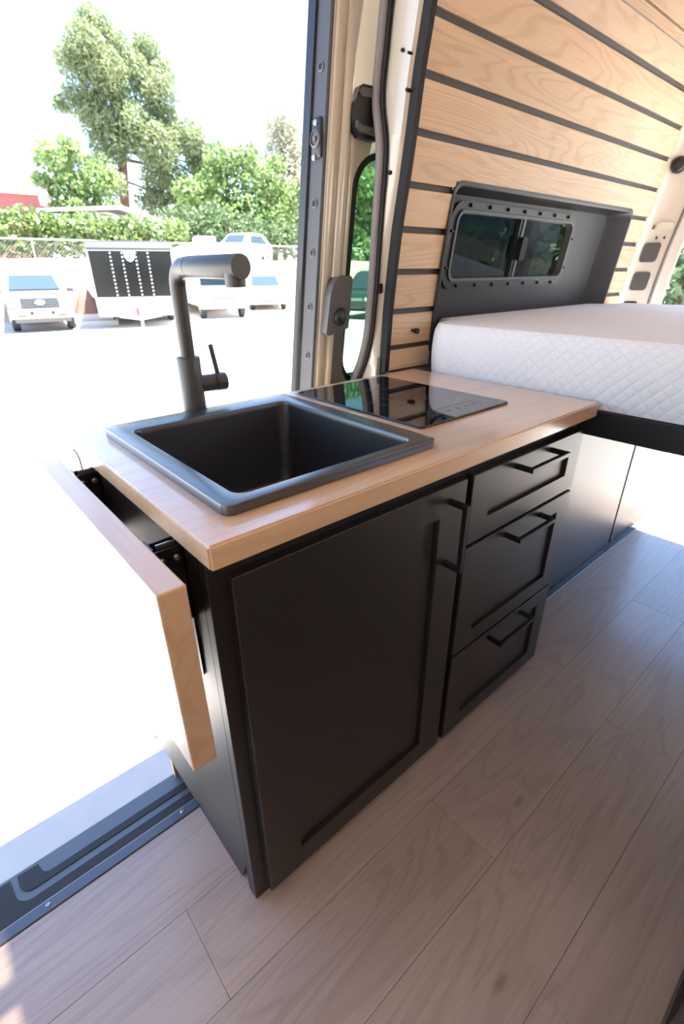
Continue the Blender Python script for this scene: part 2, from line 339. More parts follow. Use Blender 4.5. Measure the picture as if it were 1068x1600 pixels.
for i in range(len(GZ) - 1):
    z0, z1 = GZ[i] + (0.0085 if i else 0), GZ[i + 1] - (0.0085 if i < 9 else 0.001)
    spans = [(XL, XR)] if GZ[i + 1] > 1.5 else [(XL, RX0 - 0.004), (RX1 + 0.006, XR)]
    for a, b in spans:
        if abs(GZ[i] - 1.417) < 1e-6:   # notched over the window recess
            sl = (wy(z1) - wy(z0)) / (z1 - z0); pl = lambda u, v, o=0.0: (u, wy(z0) + (v - z0) * sl + o, v)
            nt_ = [(a, z0), (RX0 - 0.004, z0), (RX0 - 0.004, 1.4415), (RX1 + 0.006, 1.4415), (RX1 + 0.006, z0), (b, z0), (b, z1), (a, z1)]
            bm = B(); plate(bm, nt_, [], pl, 0.012, (0, 1, 0.1)); obj('slat', bm, M_slat, wall)
            bm = B(); plate(bm, [(u - (0.004 if u == b else 0), (v - 0.0105 if v == z0 else v + (0.0105 if v == z1 else 0))) for u, v in nt_], [], lambda u, v: pl(u, v, 0.0105), 0.009, (0, 1, 0.1)); obj('backing_strip', bm, M_backing, wall)
            continue
        bm = B(); strip(bm, a, b, z0, z1, 0.0, 0.012); obj('slat', bm, M_slat, wall)
        bm = B(); strip(bm, a - (0.012 if a > 2 else 0), b + 0.014 if b < 2 else b - 0.004, GZ[i] - 0.002, GZ[i + 1] + 0.002, 0.0105, 0.02); obj('backing_strip', bm, M_backing, wall)
# light end blocks in the gaps next to the rear pillar
for i in range(1, 10):
    bm = B(); strip(bm, XR - 0.012, XR - 0.002, GZ[i] - 0.006, GZ[i] + 0.006, 0.004, 0.016); obj('end_block', bm, M_cream, wall)
bm = B(); rings(bm, [[(x, wy(z) + o, z) for z, o in ((-0.05, 0.013), (0.45, 0.013), (0.9, 0.013), (0.948, 0.013), (0.948, 0.03), (-0.05, 0.03))] for x in (0.96, 2.9)])
obj('lower_lining', bm, M_backing, wall)
bm = B(); box(bm, XL, RX0, 0.6, 0.66, 0.86, 0.9); obj('lower_filler', bm, M_backing, wall)
# black edging on the front end of the slat wall
bm = B(); zz = [0.902, 0.976, 1.086, 1.199, 1.31, 1.417, 1.532, 1.648, 1.759, 1.868, 1.95]
rings(bm, [[(0.966, wy(z) - 0.006, z), (0.985, wy(z) - 0.006, z), (0.985, wy(z) + 0.03, z), (0.966, wy(z) + 0.03, z)] for z in zz])
obj('trim_3', bm, M_blkrub, label='black edging strip at the front end of the slat wall', cat='trim', kind='structure')
# body pillar behind the door opening
pil = empty('wall_pillar', (0.95, 0.7, 0.5), 'champagne painted body pillar between the slat wall and the sliding door', 'pillar', kind='structure')
SEAL = [(0.40, 0.80), (0.80, 0.79), (0.873, 0.768), (0.898, 0.742), (1.005, 0.703), (1.173, 0.684), (1.308, 0.675), (1.461, 0.662), (1.52, 0.660), (1.55, 0.668), (1.583, 0.681), (1.617, 0.684), (1.66, 0.677), (1.704, 0.671), (1.796, 0.659), (1.95, 0.63)]
def sy(z): return float(np.interp(z, [p[0] for p in SEAL], [p[1] for p in SEAL]))
zz = np.linspace(0.4, 1.95, 60)
bm = B(); rings(bm, [[(0.968, wy(z) + 0.02, z), (0.957, wy(z) + 0.028, z), (0.949, (wy(z) + 0.03) * 0.5 + sy(z) * 0.5, z), (0.953, sy(z) - 0.008, z), (0.965, sy(z) + 0.01, z), (1.15, sy(z) + 0.02, z), (1.15, wy(z) + 0.03, z)] for z in zz])
obj('pillar_panel', bm, M_champ, pil, smooth=True)
# fine interpolated seal
zs = np.linspace(0.55, 1.95, 80); ysm = np.array([sy(z) for z in zs]); ysm = np.convolve(np.pad(ysm, 2, mode='edge'), np.ones(5) / 5, 'valid')
bm = B(); tube(bm, [(0.938, y, z) for y, z in zip(ysm, zs)], 0.0125, 12); obj('door_seal', bm, M_rubber, pil, smooth=True)
bm = B(); tube(bm, [(0.944, y - 0.017, z) for y, z in zip(ysm, zs)], 0.006, 8); obj('seal_shadow_gap', bm, M_blkrub, pil, smooth=True)  # black strip standing in for the shadow gap beside the seal
for y, z, r in ((0.603, 1.694, 0.004), (0.581, 1.684, 0.003), (0.582, 1.613, 0.004), (0.634, 1.445, 0.0055)):
    bm = B(); cyl(bm, (0.946, y, z), (0.962, y, z), r, n=12); obj('hole', bm, M_blkrub, pil)
bm = B(); prism(bm, rrect(0.658, 0.666, 1.140, 1.168, 0.0039, 4), lambda u, v: (0.946, u, v), (0.012, 0, 0)); obj('slot', bm, M_blkrub, pil)
# sliding door, slid back outside the body
door = empty('door_1', (1.4, 0.8, -0.2), 'champagne sliding door standing open behind the pillar, dark leading edge', 'door', kind='structure')
def dyi(z): return 0.785 - (z - 0.87) * 0.10
def dyo(z): return 0.893 - (z - 0.87) * 0.122
ZD0, ZD1, XD0, XD1 = -0.25, 2.0, 0.775, 1.95
win = rrect(0.885, 1.88, 0.855, 1.50, 0.085, 8)
# inner skin with window opening
bm = B(); plate(bm, [(XD0 + 0.004, ZD0), (XD1, ZD0), (XD1, ZD1), (XD0 + 0.004, ZD1)], [win], lambda u, v: (u, dyi(v), v), 0.02, (0, 1, 0)); obj('inner_skin', bm, M_champ, door)
bm = B(); plate(bm, [(XD0 + 0.03, ZD0), (XD1, ZD0), (XD1, ZD1), (XD0 + 0.03, ZD1)], [win], lambda u, v: (u, dyo(v) - 0.012, v), 0.012, (0, 1, 0)); obj('outer_skin', bm, M_champ, door)
# rolled beads pressed into the inner skin
def bead(x, w, h, z0, z1, name='pressed_bead', m=M_champ):
    b = B(); zl = np.linspace(z0, z1, 14)
    rings(b, [[(x + w * math.cos(a), dyi(z) - h * math.sin(a) * (1 if 0 < k < 13 else 0.2), z) for a in np.linspace(0, math.pi, 9)] + [(x - w, dyi(z) + 0.004, z), (x + w, dyi(z) + 0.004, z)] for k, z in enumerate(zl)])
    return obj(name, b, m, door, smooth=True)
bead(0.836, 0.016, 0.014, -0.1, 1.80); bead(0.800, 0.014, 0.006, -0.1, 1.95); bead(0.868, 0.009, 0.004, 0.2, 1.6)
# leading edge: grey face with dark outer flange
bm = B(); zl = np.linspace(ZD0, ZD1, 24)
rings(bm, [[(XD0, dyi(z) + 0.002, z), (XD0 - 0.004, dyi(z) + 0.006, z), (XD0 - 0.004, dyi(z) + 0.066 - 0.012 * (z - 0.87), z), (XD0 + 0.012, dyi(z) + 0.070 - 0.012 * (z - 0.87), z), (XD0 + 0.02, dyi(z) + 0.002, z)] for z in zl]); obj('edge_face', bm, mat('edge_charcoal', (0.036, 0.034, 0.036), 0.5), door)
bm = B(); rings(bm, [[(XD0 + 0.006, dyi(z) + 0.064 - 0.012 * (z - 0.87), z), (XD0 - 0.010, dyo(z) - 0.030, z), (XD0 - 0.016, dyo(z) - 0.008, z), (XD0 - 0.002, dyo(z), z), (XD0 + 0.03, dyo(z), z), (XD0 + 0.03, dyi(z) + 0.064 - 0.012 * (z - 0.87), z)] for z in zl]); obj('edge_flange', bm, M_navy, door, smooth=True)
for z, r in ((1.664, 0.008), (1.373, 0.009), (1.251, 0.008), (1.104, 0.0085), (0.959, 0.008)):
    yc = dyi(z) + 0.032; bm = B(); lathe(bm, (XD0 - 0.004, yc, z), [(r * 1.35, 0), (r * 1.35, 0.002), (r * 0.9, 0.003), (r * 0.8, -0.004)], (-1, 0, 0), 16); o = obj('rivet_plug', bm, M_dgrey, door, smooth=True)
    bm = B(); cyl(bm, (XD0 - 0.004, yc, z), (XD0 - 0.0062, yc, z), r * 0.7, n=14); obj('plug_core', bm, M_blkrub, o)
# striker latch on the edge
lt = obj('edge_latch', box(B(), XD0 - 0.012, XD0 + 0.004, dyi(1.51) + 0.01, dyi(1.51) + 0.052, 1.475, 1.565, 0.008, 3), M_hw, door, smooth=True)
for z in (1.553, 1.478): screw_head(lt, (XD0 - 0.012, dyi(z) + 0.034, z), (-1, 0, 0), 0.0075)
bm = B(); lathe(bm, (XD0 - 0.012, dyi(1.52) + 0.032, 1.518), [(0.021, 0), (0.021, 0.003), (0.016, 0.006), (0.014, 0.001), (0.007, 0.001), (0.006, 0.006)], (-1, 0, 0), 20); obj('latch_dish', bm, M_dgrey, lt, smooth=True)
# window glass and gasket in the door
bm = B(); gk = [(u, dyi(v) - 0.002, v) for u, v in rrect(0.880, 1.885, 0.850, 1.505, 0.09, 8)]
inn = [(u, dyi(v) - 0.002, v) for u, v in rrect(0.896, 1.869, 0.866, 1.489, 0.078, 8)]
def ringband(bm, a, b, d):
    d = Vector(d); A = [bm.verts.new(p) for p in a]; Bv = [bm.verts.new(p) for p in b]; C = [bm.verts.new(Vector(p) + d) for p in a]; D = [bm.verts.new(Vector(p) + d) for p in b]; n = len(a)
    for i in range(n):
        j = (i + 1) % n
        for q in ((A[i], A[j], Bv[j], Bv[i]), (C[i], C[j], D[j], D[i]), (A[i], A[j], C[j], C[i]), (Bv[i], Bv[j], D[j], D[i])): bm.faces.new(q)
    return bm
obj('window_gasket', ringband(bm, gk, inn, (0, 0.09, 0)), M_blkrub, door)
bm = B(); prism(bm, rrect(0.89, 1.875, 0.86, 1.495, 0.08, 8), lambda u, v: (u, dyi(v) + 0.05, v), (0, 0.004, 0)); obj('pane', bm, M_tint2, door)
# catch housing and pull handle
ch = obj('catch_housing', prism(B(), [(0.842, 1.59), (0.848, 1.60), (0.862, 1.632), (0.872, 1.638), (0.94, 1.640), (0.94, 1.525), (0.87, 1.527), (0.85, 1.545), (0.842, 1.565)], lambda u, v: (u, dyi(v) - 0.020, v), (0, 0.022, 0)), M_hw, door)
obj('catch_frame', prism(B(), [(0.858, 1.622), (0.868, 1.630), (0.94, 1.632), (0.94, 1.615), (0.868, 1.612)], lambda u, v: (u, dyi(v) - 0.026, v), (0, 0.008, 0)), M_dgrey, ch)
obj('catch_lip', prism(B(), [(0.852, 1.560), (0.87, 1.552), (0.94, 1.549), (0.94, 1.535), (0.87, 1.537), (0.855, 1.546)], lambda u, v: (u, dyi(v) - 0.030, v), (0, 0.012, 0)), M_dgrey, ch)
hd = obj('pull_housing', prism(B(), [(0.790, 1.03), (0.797, 1.14), (0.806, 1.168), (0.820, 1.186), (0.872, 1.190), (0.880, 1.182), (0.880, 1.04), (0.84, 1.028), (0.80, 1.022)], lambda u, v: (u, dyi(v) - 0.034, v), (0, 0.036, 0)), M_dgrey, door)
bm = B(); lathe(bm, (0.842, dyi(1.075) - 0.034, 1.075), [(0.026, -0.004), (0.026, 0.004), (0.020, 0.012), (0.010, 0.016)], (0, -1, 0), 20); obj('pull_knob', bm, M_hw, hd, smooth=True)
obj('trim_cover', prism(B(), [(0.838, 0.60), (0.838, 1.03), (0.878, 1.03), (0.886, 0.90), (0.91, 0.86), (0.91, 0.60)], lambda u, v: (u, dyi(v) - 0.014, v), (0, 0.016, 0)), M_dgrey, door)

# the leading edge leans back slightly with height
for c_ in list(door.children) + [g_ for h_ in door.children for g_ in h_.children]:
    wz = WL[c_.name].z
    for v in c_.data.vertices: v.co.x += 0.033 * (v.co.z + wz - 0.87)
# rear corner pillar and rear opening frame
rear = empty('wall_rear', (2.85, 0.5, 0.0), 'cream painted rear corner pillar and door frame beyond the slats', 'wall', kind='structure')
zz = np.linspace(-0.05, 2.0, 30)
bm = B(); rings(bm, [[(2.709, wy(z) + 0.006, z), (2.735, wy(z) - 0.002, z), (2.752, wy(z) - 0.012, z), (2.775, wy(z) - 0.06, z), (2.788, wy(z) - 0.108, z), (2.80, wy(z) - 0.122, z), (2.81, wy(z) - 0.165, z), (2.83, wy(z) - 0.165, z), (2.83, wy(z) + 0.05, z), (2.709, wy(z) + 0.05, z)] for z in zz]); obj('corner_panel', bm, M_cream, rear, smooth=True)
bm = B(); tube(bm, [(2.790, wy(z) - 0.118, z) for z in zz], 0.007, 8); obj('rear_seal', bm, M_rubber, rear, smooth=True)
def dp(u, z):   # u 0..1 across the oblique pillar face
    return Vector((2.752 + 0.034 * u, wy(z) - 0.010 - 0.094 * u, z))
def dpad(u0, u1, z0, z1, r, m, name, h=0.004):
    b = B(); pts = rrect(0, 1, 0, 1, r, 5); n = Vector((-0.93, -0.36, 0))
    prism(b, pts, lambda u, v: dp(u0 + (u1 - u0) * u, z0 + (z1 - z0) * v) + n * h, n * -0.012); return obj(name, b, m, rear)
dpad(0.05, 0.80, 1.232, 1.318, 0.2, M_dgrey, 'access_cover'); dpad(0.05, 0.80, 1.102, 1.188, 0.2, M_dgrey, 'access_cover')
dpad(0.25, 0.95, 1.372, 1.402, 0.2, M_cream, 'raised_boss', 0.008); dpad(0.0, 0.6, 1.035, 1.05, 0.3, M_blkrub, 'slot')
for u in (0.42, 0.75): dpad(u, u + 0.07, 1.332, 1.345, 0.3, M_blkrub, 'slot')
dpad(0.3, 0.4, 1.715, 1.73, 0.3, M_blkrub, 'slot'); dpad(0.12, 0.16, 1.375, 1.395, 0.3, M_blkrub, 'slot')
bm = B(); c0 = dp(0.18, 1.632); lathe(bm, c0, [(0.034, 0), (0.034, 0.012), (0.026, 0.030), (0.012, 0.038)], (-0.93, -0.36, 0), 24); obj('round_speaker', bm, M_hw, rear, smooth=True)
obj('header', box(B(), 2.72, 2.82, -1.0, 0.5, 1.86, 2.06), M_cream, rear)
obj('rear_sill', box(B(), 2.66, 2.84, -1.0, 0.62, -0.08, -0.002), M_cream, rear)
bm = B(); rings(bm, [[(2.72, -0.45 - wy(z) + 0.002, z), (2.83, -0.45 - wy(z) + 0.16, z), (2.83, -0.45 - wy(z) + 0.002, z)] for z in zz]); obj('corner_panel', bm, M_cream, rear)

# ceiling boards and roof skin
ceil = obj('ceiling', box(B(), -2.6, 0.0 - 0.20, -1.15, 0.62, 1.975, 2.06), M_cream, label='wood boarded van ceiling above the bed', cat='ceiling', kind='structure')
for a in ((0.19, 2.82, -1.15, 0.62), (-0.20, 0.19, 0.07, 0.62), (-0.20, 0.19, -1.15, -0.29)): obj('roof_skin', box(B(), *a, 1.975, 2.06), M_cream, ceil)
yb = [0.482, 0.436]; 
while yb[-1] > -1.0: yb.append(yb[-1] - 0.112)
for i in range(len(yb) - 1):
    g0 = 0.001 if i == 0 else 0.006
    y1, y0 = yb[i] - g0, yb[i + 1] + 0.006
    segs = [(-1.2, 2.70)] if (y0 > 0.07 or y1 < -0.29) else [(-1.2, -0.21), (0.20, 2.70)]
    for a, b in segs: obj('ceiling_board', box(B(), a, b, y0, y1, 1.952, 1.963, 0.001, 1), M_slat, ceil)
obj('ceiling_backing', box(B(), 0.20, 2.70, -1.05, 0.50, 1.964, 1.974), M_backing, ceil)
# unseen roof vent, blade and smoked lid added to shape floor sun spots
rv = empty('roof_vent', (0, -0.11, 1.975), 'unseen square roof vent added above the aisle to cast floor sun spots', 'vent', kind='structure')
for a in ((-0.21, -0.195, -0.30, 0.08), (0.130, 0.20, -0.30, 0.08), (-0.195, 0.185, -0.30, -0.285), (-0.195, 0.185, 0.065, 0.08)): obj('vent_frame', box(B(), *a, 1.945, 2.07), M_white, rv)
obj('vent_blade', box(B(), -0.195, 0.185, -0.135, -0.085, 1.99, 2.0), M_hw, rv)
obj('vent_hub', box(B(), -0.06, 0.02, -0.17, -0.05, 1.985, 2.02), M_hw, rv)
obj('vent_lid', box(B(), -0.21, 0.20, -0.30, 0.08, 2.075, 2.08), glass('smoked_lid', (0.36, 0.34, 0.30)), rv)
# opposite wall, front bulkhead with windscreen opening
wr_ = empty('wall_right', (0, -1.08, 0), 'wooden lining of the van side opposite the kitchen', 'wall', kind='structure')
def rwall(x0, x1, zl):
    bm = B(); rings(bm, [[(x, -0.45 - wy(z), z) for z in zl] + [(x, -0.45 - wy(z) - 0.05, z) for z in zl[::-1]] for x in (x0, x1)]); obj('lining_panel', bm, M_slat, wr_)
rwall(-2.6, 1.25, (-0.05, 0.5, 0.9, 1.4, 1.76, 1.95)); rwall(2.16, 2.83, (-0.05, 0.5, 0.9, 1.4, 1.76, 1.95)); rwall(1.25, 2.16, (-0.05, 0.5, 0.9, 1.10)); rwall(1.25, 2.16, (1.43, 1.76, 1.95))  # unseen window opening added here to let sky light onto the bed
fr = empty('wall_front', (-2.6, 0, 0), 'cab end of the van with windscreen opening', 'wall', kind='structure')
obj('dash_panel', box(B(), -2.66, -2.6, -1.1, 0.62, -0.3, 0.75), M_dgrey, fr); obj('windscreen_header', box(B(), -2.66, -2.6, -1.1, 0.62, 1.72, 2.06), M_dgrey, fr)
bm = B(); rings(bm, [[(x, wy(z) + o, z) for z in (-0.05, 0.5, 0.9, 1.4, 1.76, 2.0) for o in (0.0,)] + [(x, wy(z) + 0.05, z) for z in (2.0, 1.76, 1.4, 0.9, 0.5, -0.05)] for x in (-2.6, -0.98)])
obj('wall_cab_side', bm, M_cream, label='cab side of the van ahead of the sliding-door opening', cat='wall', kind='structure')
obj('trim_4', box(B(), -0.98, 0.95, 0.42, 0.66, 1.955, 2.06), M_champ, label='body rail above the sliding-door opening', cat='trim', kind='structure')

# window recess, frame, panes
wn = empty('window_1', (1.75, 0.68, 1.0), 'dark sliding side window in a charcoal recess beside the mattress', 'window', kind='structure')
def ry(z): return 0.675 + (1.40 - z) * 0.13
fr0 = rrect(RX0 - 0.014, RX1 + 0.014, 0.93, 1.446, 0.040, 6); fr1 = rrect(RX0, RX1, 0.94, 1.432, 0.030, 6); bk = rrect(RX0 + 0.03, RX1 - 0.055, 0.945, 1.412, 0.030, 6)
bm = B()
rr = [[(u, wy(v) + 0.003, v) for u, v in fr0], [(u, wy(v) - 0.003, v) for u, v in fr0], [(u, wy(v) - 0.0045, v) for u, v in rrect(RX0 - 0.004, RX1 + 0.004, 0.936, 1.436, 0.033, 6)], [(u, wy(v) - 0.002, v) for u, v in fr1], [(u, ry(v) - 0.018, v) for u, v in rrect(RX0 + 0.022, RX1 - 0.042, 0.944, 1.428, 0.032, 6)], [(u, ry(v), v) for u, v in rrect(RX0 + 0.032, RX1 - 0.06, 0.946, 1.424, 0.032, 6)]]
rings(bm, rr, False, False)
obj('recess_surround', bm, M_recess, wn, smooth=True)
WX0, WX1, WZ0, WZ1 = 1.285, 2.145, 1.142, 1.408
hole = rrect(WX0 + 0.014, WX1 - 0.014, WZ0 + 0.014, WZ1 - 0.014, 0.045, 7)
bm = B(); plate(bm, rrect(RX0 + 0.030, RX1 - 0.058, 0.945, 1.426, 0.032, 6), [hole], lambda u, v: (u, ry(v), v), 0.01, (0, 1, 0)); obj('recess_back', bm, M_recess, wn)
def wr(x0, x1, z0, z1, r, off): return [(u, ry(v) + off, v) for u, v in rrect(x0, x1, z0, z1, r, 8)]
bm = B(); ringband(bm, wr(WX0, WX1, WZ0, WZ1, 0.055, -0.010), wr(WX0 + 0.022, WX1 - 0.022, WZ0 + 0.022, WZ1 - 0.022, 0.040, -0.010), (0, 0.016, 0)); fo = obj('outer_frame', bm, M_hw, wn)
bm = B(); ringband(bm, wr(WX0 + 0.024, WX1 - 0.024, WZ0 + 0.024, WZ1 - 0.024, 0.038, -0.016), wr(WX0 + 0.034, WX1 - 0.034, WZ0 + 0.034, WZ1 - 0.034, 0.030, -0.016), (0, 0.030, 0)); obj('inner_frame', bm, M_dgrey, wn)
XM = 1.725
for a, b, off in ((WX0 + 0.03, XM + 0.012, 0.002), (XM - 0.012, WX1 - 0.03, 0.012)):
    bm = B(); prism(bm, [(a, WZ0 + 0.03), (b, WZ0 + 0.03), (b, WZ1 - 0.03), (a, WZ1 - 0.03)], lambda u, v: (u, ry(v) + off, v), (0, 0.003, 0)); obj('pane', bm, M_tint, wn)
for x, wd, m_, off in ((XM + 0.004, 0.007, M_dgrey, -0.014), (XM - 0.012, 0.006, M_hw, -0.010)):
    bm = B(); prism(bm, [(x - wd, WZ0 + 0.026), (x + wd, WZ0 + 0.026), (x + wd, WZ1 - 0.026), (x - wd, WZ1 - 0.026)], lambda u, v: (u, ry(v) + off, v), (0, 0.02, 0)); obj('meeting_stile', bm, m_, wn)
obj('window_latch', prism(B(), rrect(XM - 0.006, XM + 0.030, 1.235, 1.315, 0.008, 4), lambda u, v: (u, ry(v) - 0.030, v), (0, 0.018, 0)), M_blkrub, wn)
for k in range(7):
    for zc in (WZ0 + 0.010, WZ1 - 0.010):
        x = WX0 + 0.09 + k * (WX1 - WX0 - 0.18) / 6; bm = B(); box(bm, x - 0.004, x + 0.004, ry(zc) - 0.018, ry(zc) - 0.008, zc - 0.006, zc + 0.006, 0.002, 1); obj('frame_clip', bm, M_hw, fo)
for x in (WX0 + 0.010, WX1 - 0.010):
    for z in (1.21, 1.32): bm = B(); box(bm, x - 0.006, x + 0.006, ry(z) - 0.018, ry(z) - 0.008, z - 0.004, z + 0.004, 0.002, 1); obj('frame_clip', bm, M_hw, fo)
# floor trim along the under-bed cabinet
t2 = obj('trim_2', box(B(), 1.106, 2.42, 0.172, 0.1995, 0.0, 0.004, 0.0015, 1), M_alu, label='dark metal trim strip on the floor under the bed cabinet', cat='trim', kind='structure')
for x in (1.45, 1.85, 2.25): screw_head(t2, (x, 0.186, 0.004), (0, 0, 1), 0.004)

# ================================================================== THINGS
# ---- kitchen cabinet
cab = empty('kitchen_cabinet', (0.55, 0.3, 0.0), 'black shaker kitchen cabinet with one door and three drawers', 'cabinet')
SX = 0.012
obj('side_panel', prism(B(), [(0.072, 0.0), (0.072, 0.86), (0.585, 0.86), (0.585, 0.0), (0.112, 0.0), (0.078, 0.085), (0.078, 0.0)], lambda u, v: (SX, u, v), (0.018, 0, 0)), M_black, cab)
bm = B(); box(bm, SX, 0.058, 0.05, 0.0715, 0, 0.86, 0.001, 1); box(bm, 0.058, 1.10, 0.05, 0.0715, 0.80, 0.86); box(bm, 0.575, 0.625, 0.05, 0.0715, 0.0, 0.80); box(bm, 1.075, 1.103, 0.05, 0.0715, 0.0, 0.80)
box(bm, 0.058, 0.575, 0.05, 0.0715, 0.0, 0.045); box(bm, 0.625, 1.075, 0.05, 0.0715, 0.0, 0.045); box(bm, 0.625, 1.075, 0.05, 0.0715, 0.30, 0.34); box(bm, 0.625, 1.075, 0.05, 0.0715, 0.63, 0.665)
obj('face_frame', bm, M_black, cab)
obj('far_side_panel', box(B(), 1.086, 1.103, 0.072, 0.60, 0, 0.86), M_black, cab)
obj('back_panel', box(B(), SX + 0.019, 0.74, 0.566, 0.585, -0.176, 0.86), M_ply, cab)
bm = B(); box(bm, 0.04, 1.08, 0.08, 0.56, 0.02, 0.035); obj('bottom_shelf', bm, M_black, cab)
def shaker(name, x0, x1, z0, z1, ix0, ix1, iz0, iz1):
    YF, YB = 0.030, 0.0495; b = B()
    t = bmesh.new(); A = [(x0, z0), (x1, z0), (x1, z1), (x0, z1)]; I = [(ix0, iz0), (ix1, iz0), (ix1, iz1), (ix0, iz1)]
    e = 0.0015
    Ab = [(x0 + e, z0 + e), (x1 - e, z0 + e), (x1 - e, z1 - e), (x0 + e, z1 - e)]
    ringsl = [[(u, YB, v) for u, v in A], [(u, YF + e, v) for u, v in A], [(u, YF, v) for u, v in Ab], [(u, YF, v) for u, v in I], [(u, YF + 0.009, v) for u, v in I]]
    rings(t, ringsl, True, True); merge(b, t)
    return obj(name, b, M_black, cab)
def handle(parent, p0, p1, out=0.040, s=0.0055):
    """square bar pull between p0 and p1 on the front plane y=0.03"""
    b = B(); y0 = 0.030
    if abs(p0[0] - p1[0]) > abs(p0[1] - p1[1]):
        box(b, p0[0] - s, p1[0] + s, y0 - out - s, y0 - out + s, p0[1] - s, p0[1] + s, 0.0008, 1)
        for x in (p0[0], p1[0]): box(b, x - s, x + s, y0 - out + s - 0.001, y0 + 0.0005, p0[1] - s, p0[1] + s, 0.0006, 1)
    else:
        box(b, p0[0] - s, p0[0] + s, y0 - out - s, y0 - out + s, p0[1] - s, p1[1] + s, 0.0008, 1)
        for z in (p0[1], p1[1]): box(b, p0[0] - s, p0[0] + s, y0 - out + s - 0.001, y0 + 0.0005, z - s, z + s, 0.0006, 1)
    return obj('handle', b, M_hw, parent)
d = shaker('cabinet_door', 0.040, 0.588, 0.025, 0.82, 0.122, 0.505, 0.090, 0.755); handle(d, (0.533, 0.640), (0.533, 0.785))
for z0, z1, i0, i1, hz in ((0.650, 0.820, 0.702, 0.772, 0.800), (0.325, 0.641, 0.376, 0.592, 0.620), (0.025, 0.316, 0.077, 0.268, 0.297)):
    d = shaker('drawer', 0.609, 1.104, z0, z1, 0.680, 1.043, i0, i1); handle(d, (0.773, hz), (0.937, hz))

# ---- countertop with sink cut-out
bm = B()
plate(bm, [(0, 0), (1.086, 0), (1.10, 0.30), (1.10, 0.640), (0, 0.635)], [[(0.085, 0.085), (0.47, 0.085), (0.47, 0.515), (0.085, 0.515)]], lambda u, v: (u, v, 0.8625), 0.0375, (0, 0, 1))
es_ = [e for e in bm.edges if e.is_valid and len(e.link_faces) == 2 and e.calc_face_angle(0) > 1.0 and all(not (0.08 < v.co.x < 0.48 and 0.08 < v.co.y < 0.52) for v in e.verts)]
bmesh.ops.bevel(bm, geom=es_, offset=0.0035, segments=3, affect='EDGES')
obj('countertop', bm, M_ctr, label='pale maple butcher-block worktop on the black kitchen cabinet', cat='worktop')

# ---- fold-down leaf on brackets
lf = empty('fold_down_leaf', (-0.053, 0.3, 0.55), 'folded-down maple extension leaf hanging at the end of the worktop', 'table leaf')
bm = B(); box(bm, -0.072, -0.034, 0.0, 0.603, 0.545, 0.862, 0.003, 3); obj('leaf_board', bm, M_leaf, lf)
for yb_ in (0.118, 0.50):
    bm = B(); box(bm, -0.0335, 0.0115, yb_ - 0.004, yb_ - 0.001, 0.72, 0.852); box(bm, -0.0335, 0.0115, yb_ + 0.026, yb_ + 0.029, 0.72, 0.852); box(bm, 0.0085, 0.0115, yb_ - 0.004, yb_ + 0.029, 0.60, 0.858); box(bm, -0.0335, -0.0305, yb_ - 0.004, yb_ + 0.029, 0.58, 0.858)
    br = obj('folding_bracket', bm, M_hw, lf)
    for dx in (-0.022, 0.0):
        bm = B(); lathe(bm, (dx, yb_ - 0.004, 0.835), [(0.0055, 0), (0.0055, 0.002), (0.003, 0.004)], (0, -1, 0), 12); obj('rivet', bm, M_steel, br, smooth=True)
    obj('bracket_bar', box(B(), -0.024, 0.004, yb_ + 0.004, yb_ + 0.007, 0.850, 0.8585), M_steel, br)
bm = B(); tube(bm, [(-0.010, 0.528, 0.85), (-0.010, 0.530, 0.875), (-0.011, 0.540, 0.885), (-0.012, 0.552, 0.888)], 0.0014, 6); obj('release_wire', bm, M_hw, lf)

# ---- sink
sk = empty('kitchen_sink', (0.283, 0.31, 0.9), 'square black composite drop-in sink in the worktop', 'sink')
O = (0.056, 0.510, 0.056, 0.572); I = (0.090, 0.468, 0.082, 0.505)
def rz(b, ins, r, z): return [(u, v, z) for u, v in rrect(b[0] + ins, b[1] - ins, b[2] + ins, b[3] - ins, r, 6)]
bm = B(); rings(bm, [rz(I, 0.001, 0.022, 0.900), rz(O, 0.0, 0.016, 0.9004), rz(O, 0, 0.016, 0.9148), rz(O, 0.0006, 0.0155, 0.9162), rz(O, 0.002, 0.015, 0.9168), rz(I, -0.003, 0.025, 0.9168), rz(I, -0.001, 0.023, 0.916), rz(I, 0.001, 0.022, 0.912), rz(I, 0.001, 0.022, 0.900)], False, False); obj('rim', bm, M_sink, sk, smooth=True)
bm = B(); rings(bm, [rz(I, 0.0005, 0.024, 0.911), rz(I, 0.010, 0.022, 0.74), rz(I, 0.016, 0.022, 0.718), rz(I, 0.034, 0.022, 0.708), rz(I, 0.16, 0.02, 0.704)], False, True); 
ob = obj('basin', bm, M_sink, sk, smooth=True)
bm = B(); lathe(bm, (0.279, 0.2935, 0.7045), [(0.048, 0), (0.048, 0.003), (0.040, 0.004), (0.036, 0.001), (0.010, 0.001)], (0, 0, 1), 28); obj('drain', bm, M_hw, sk, smooth=True)

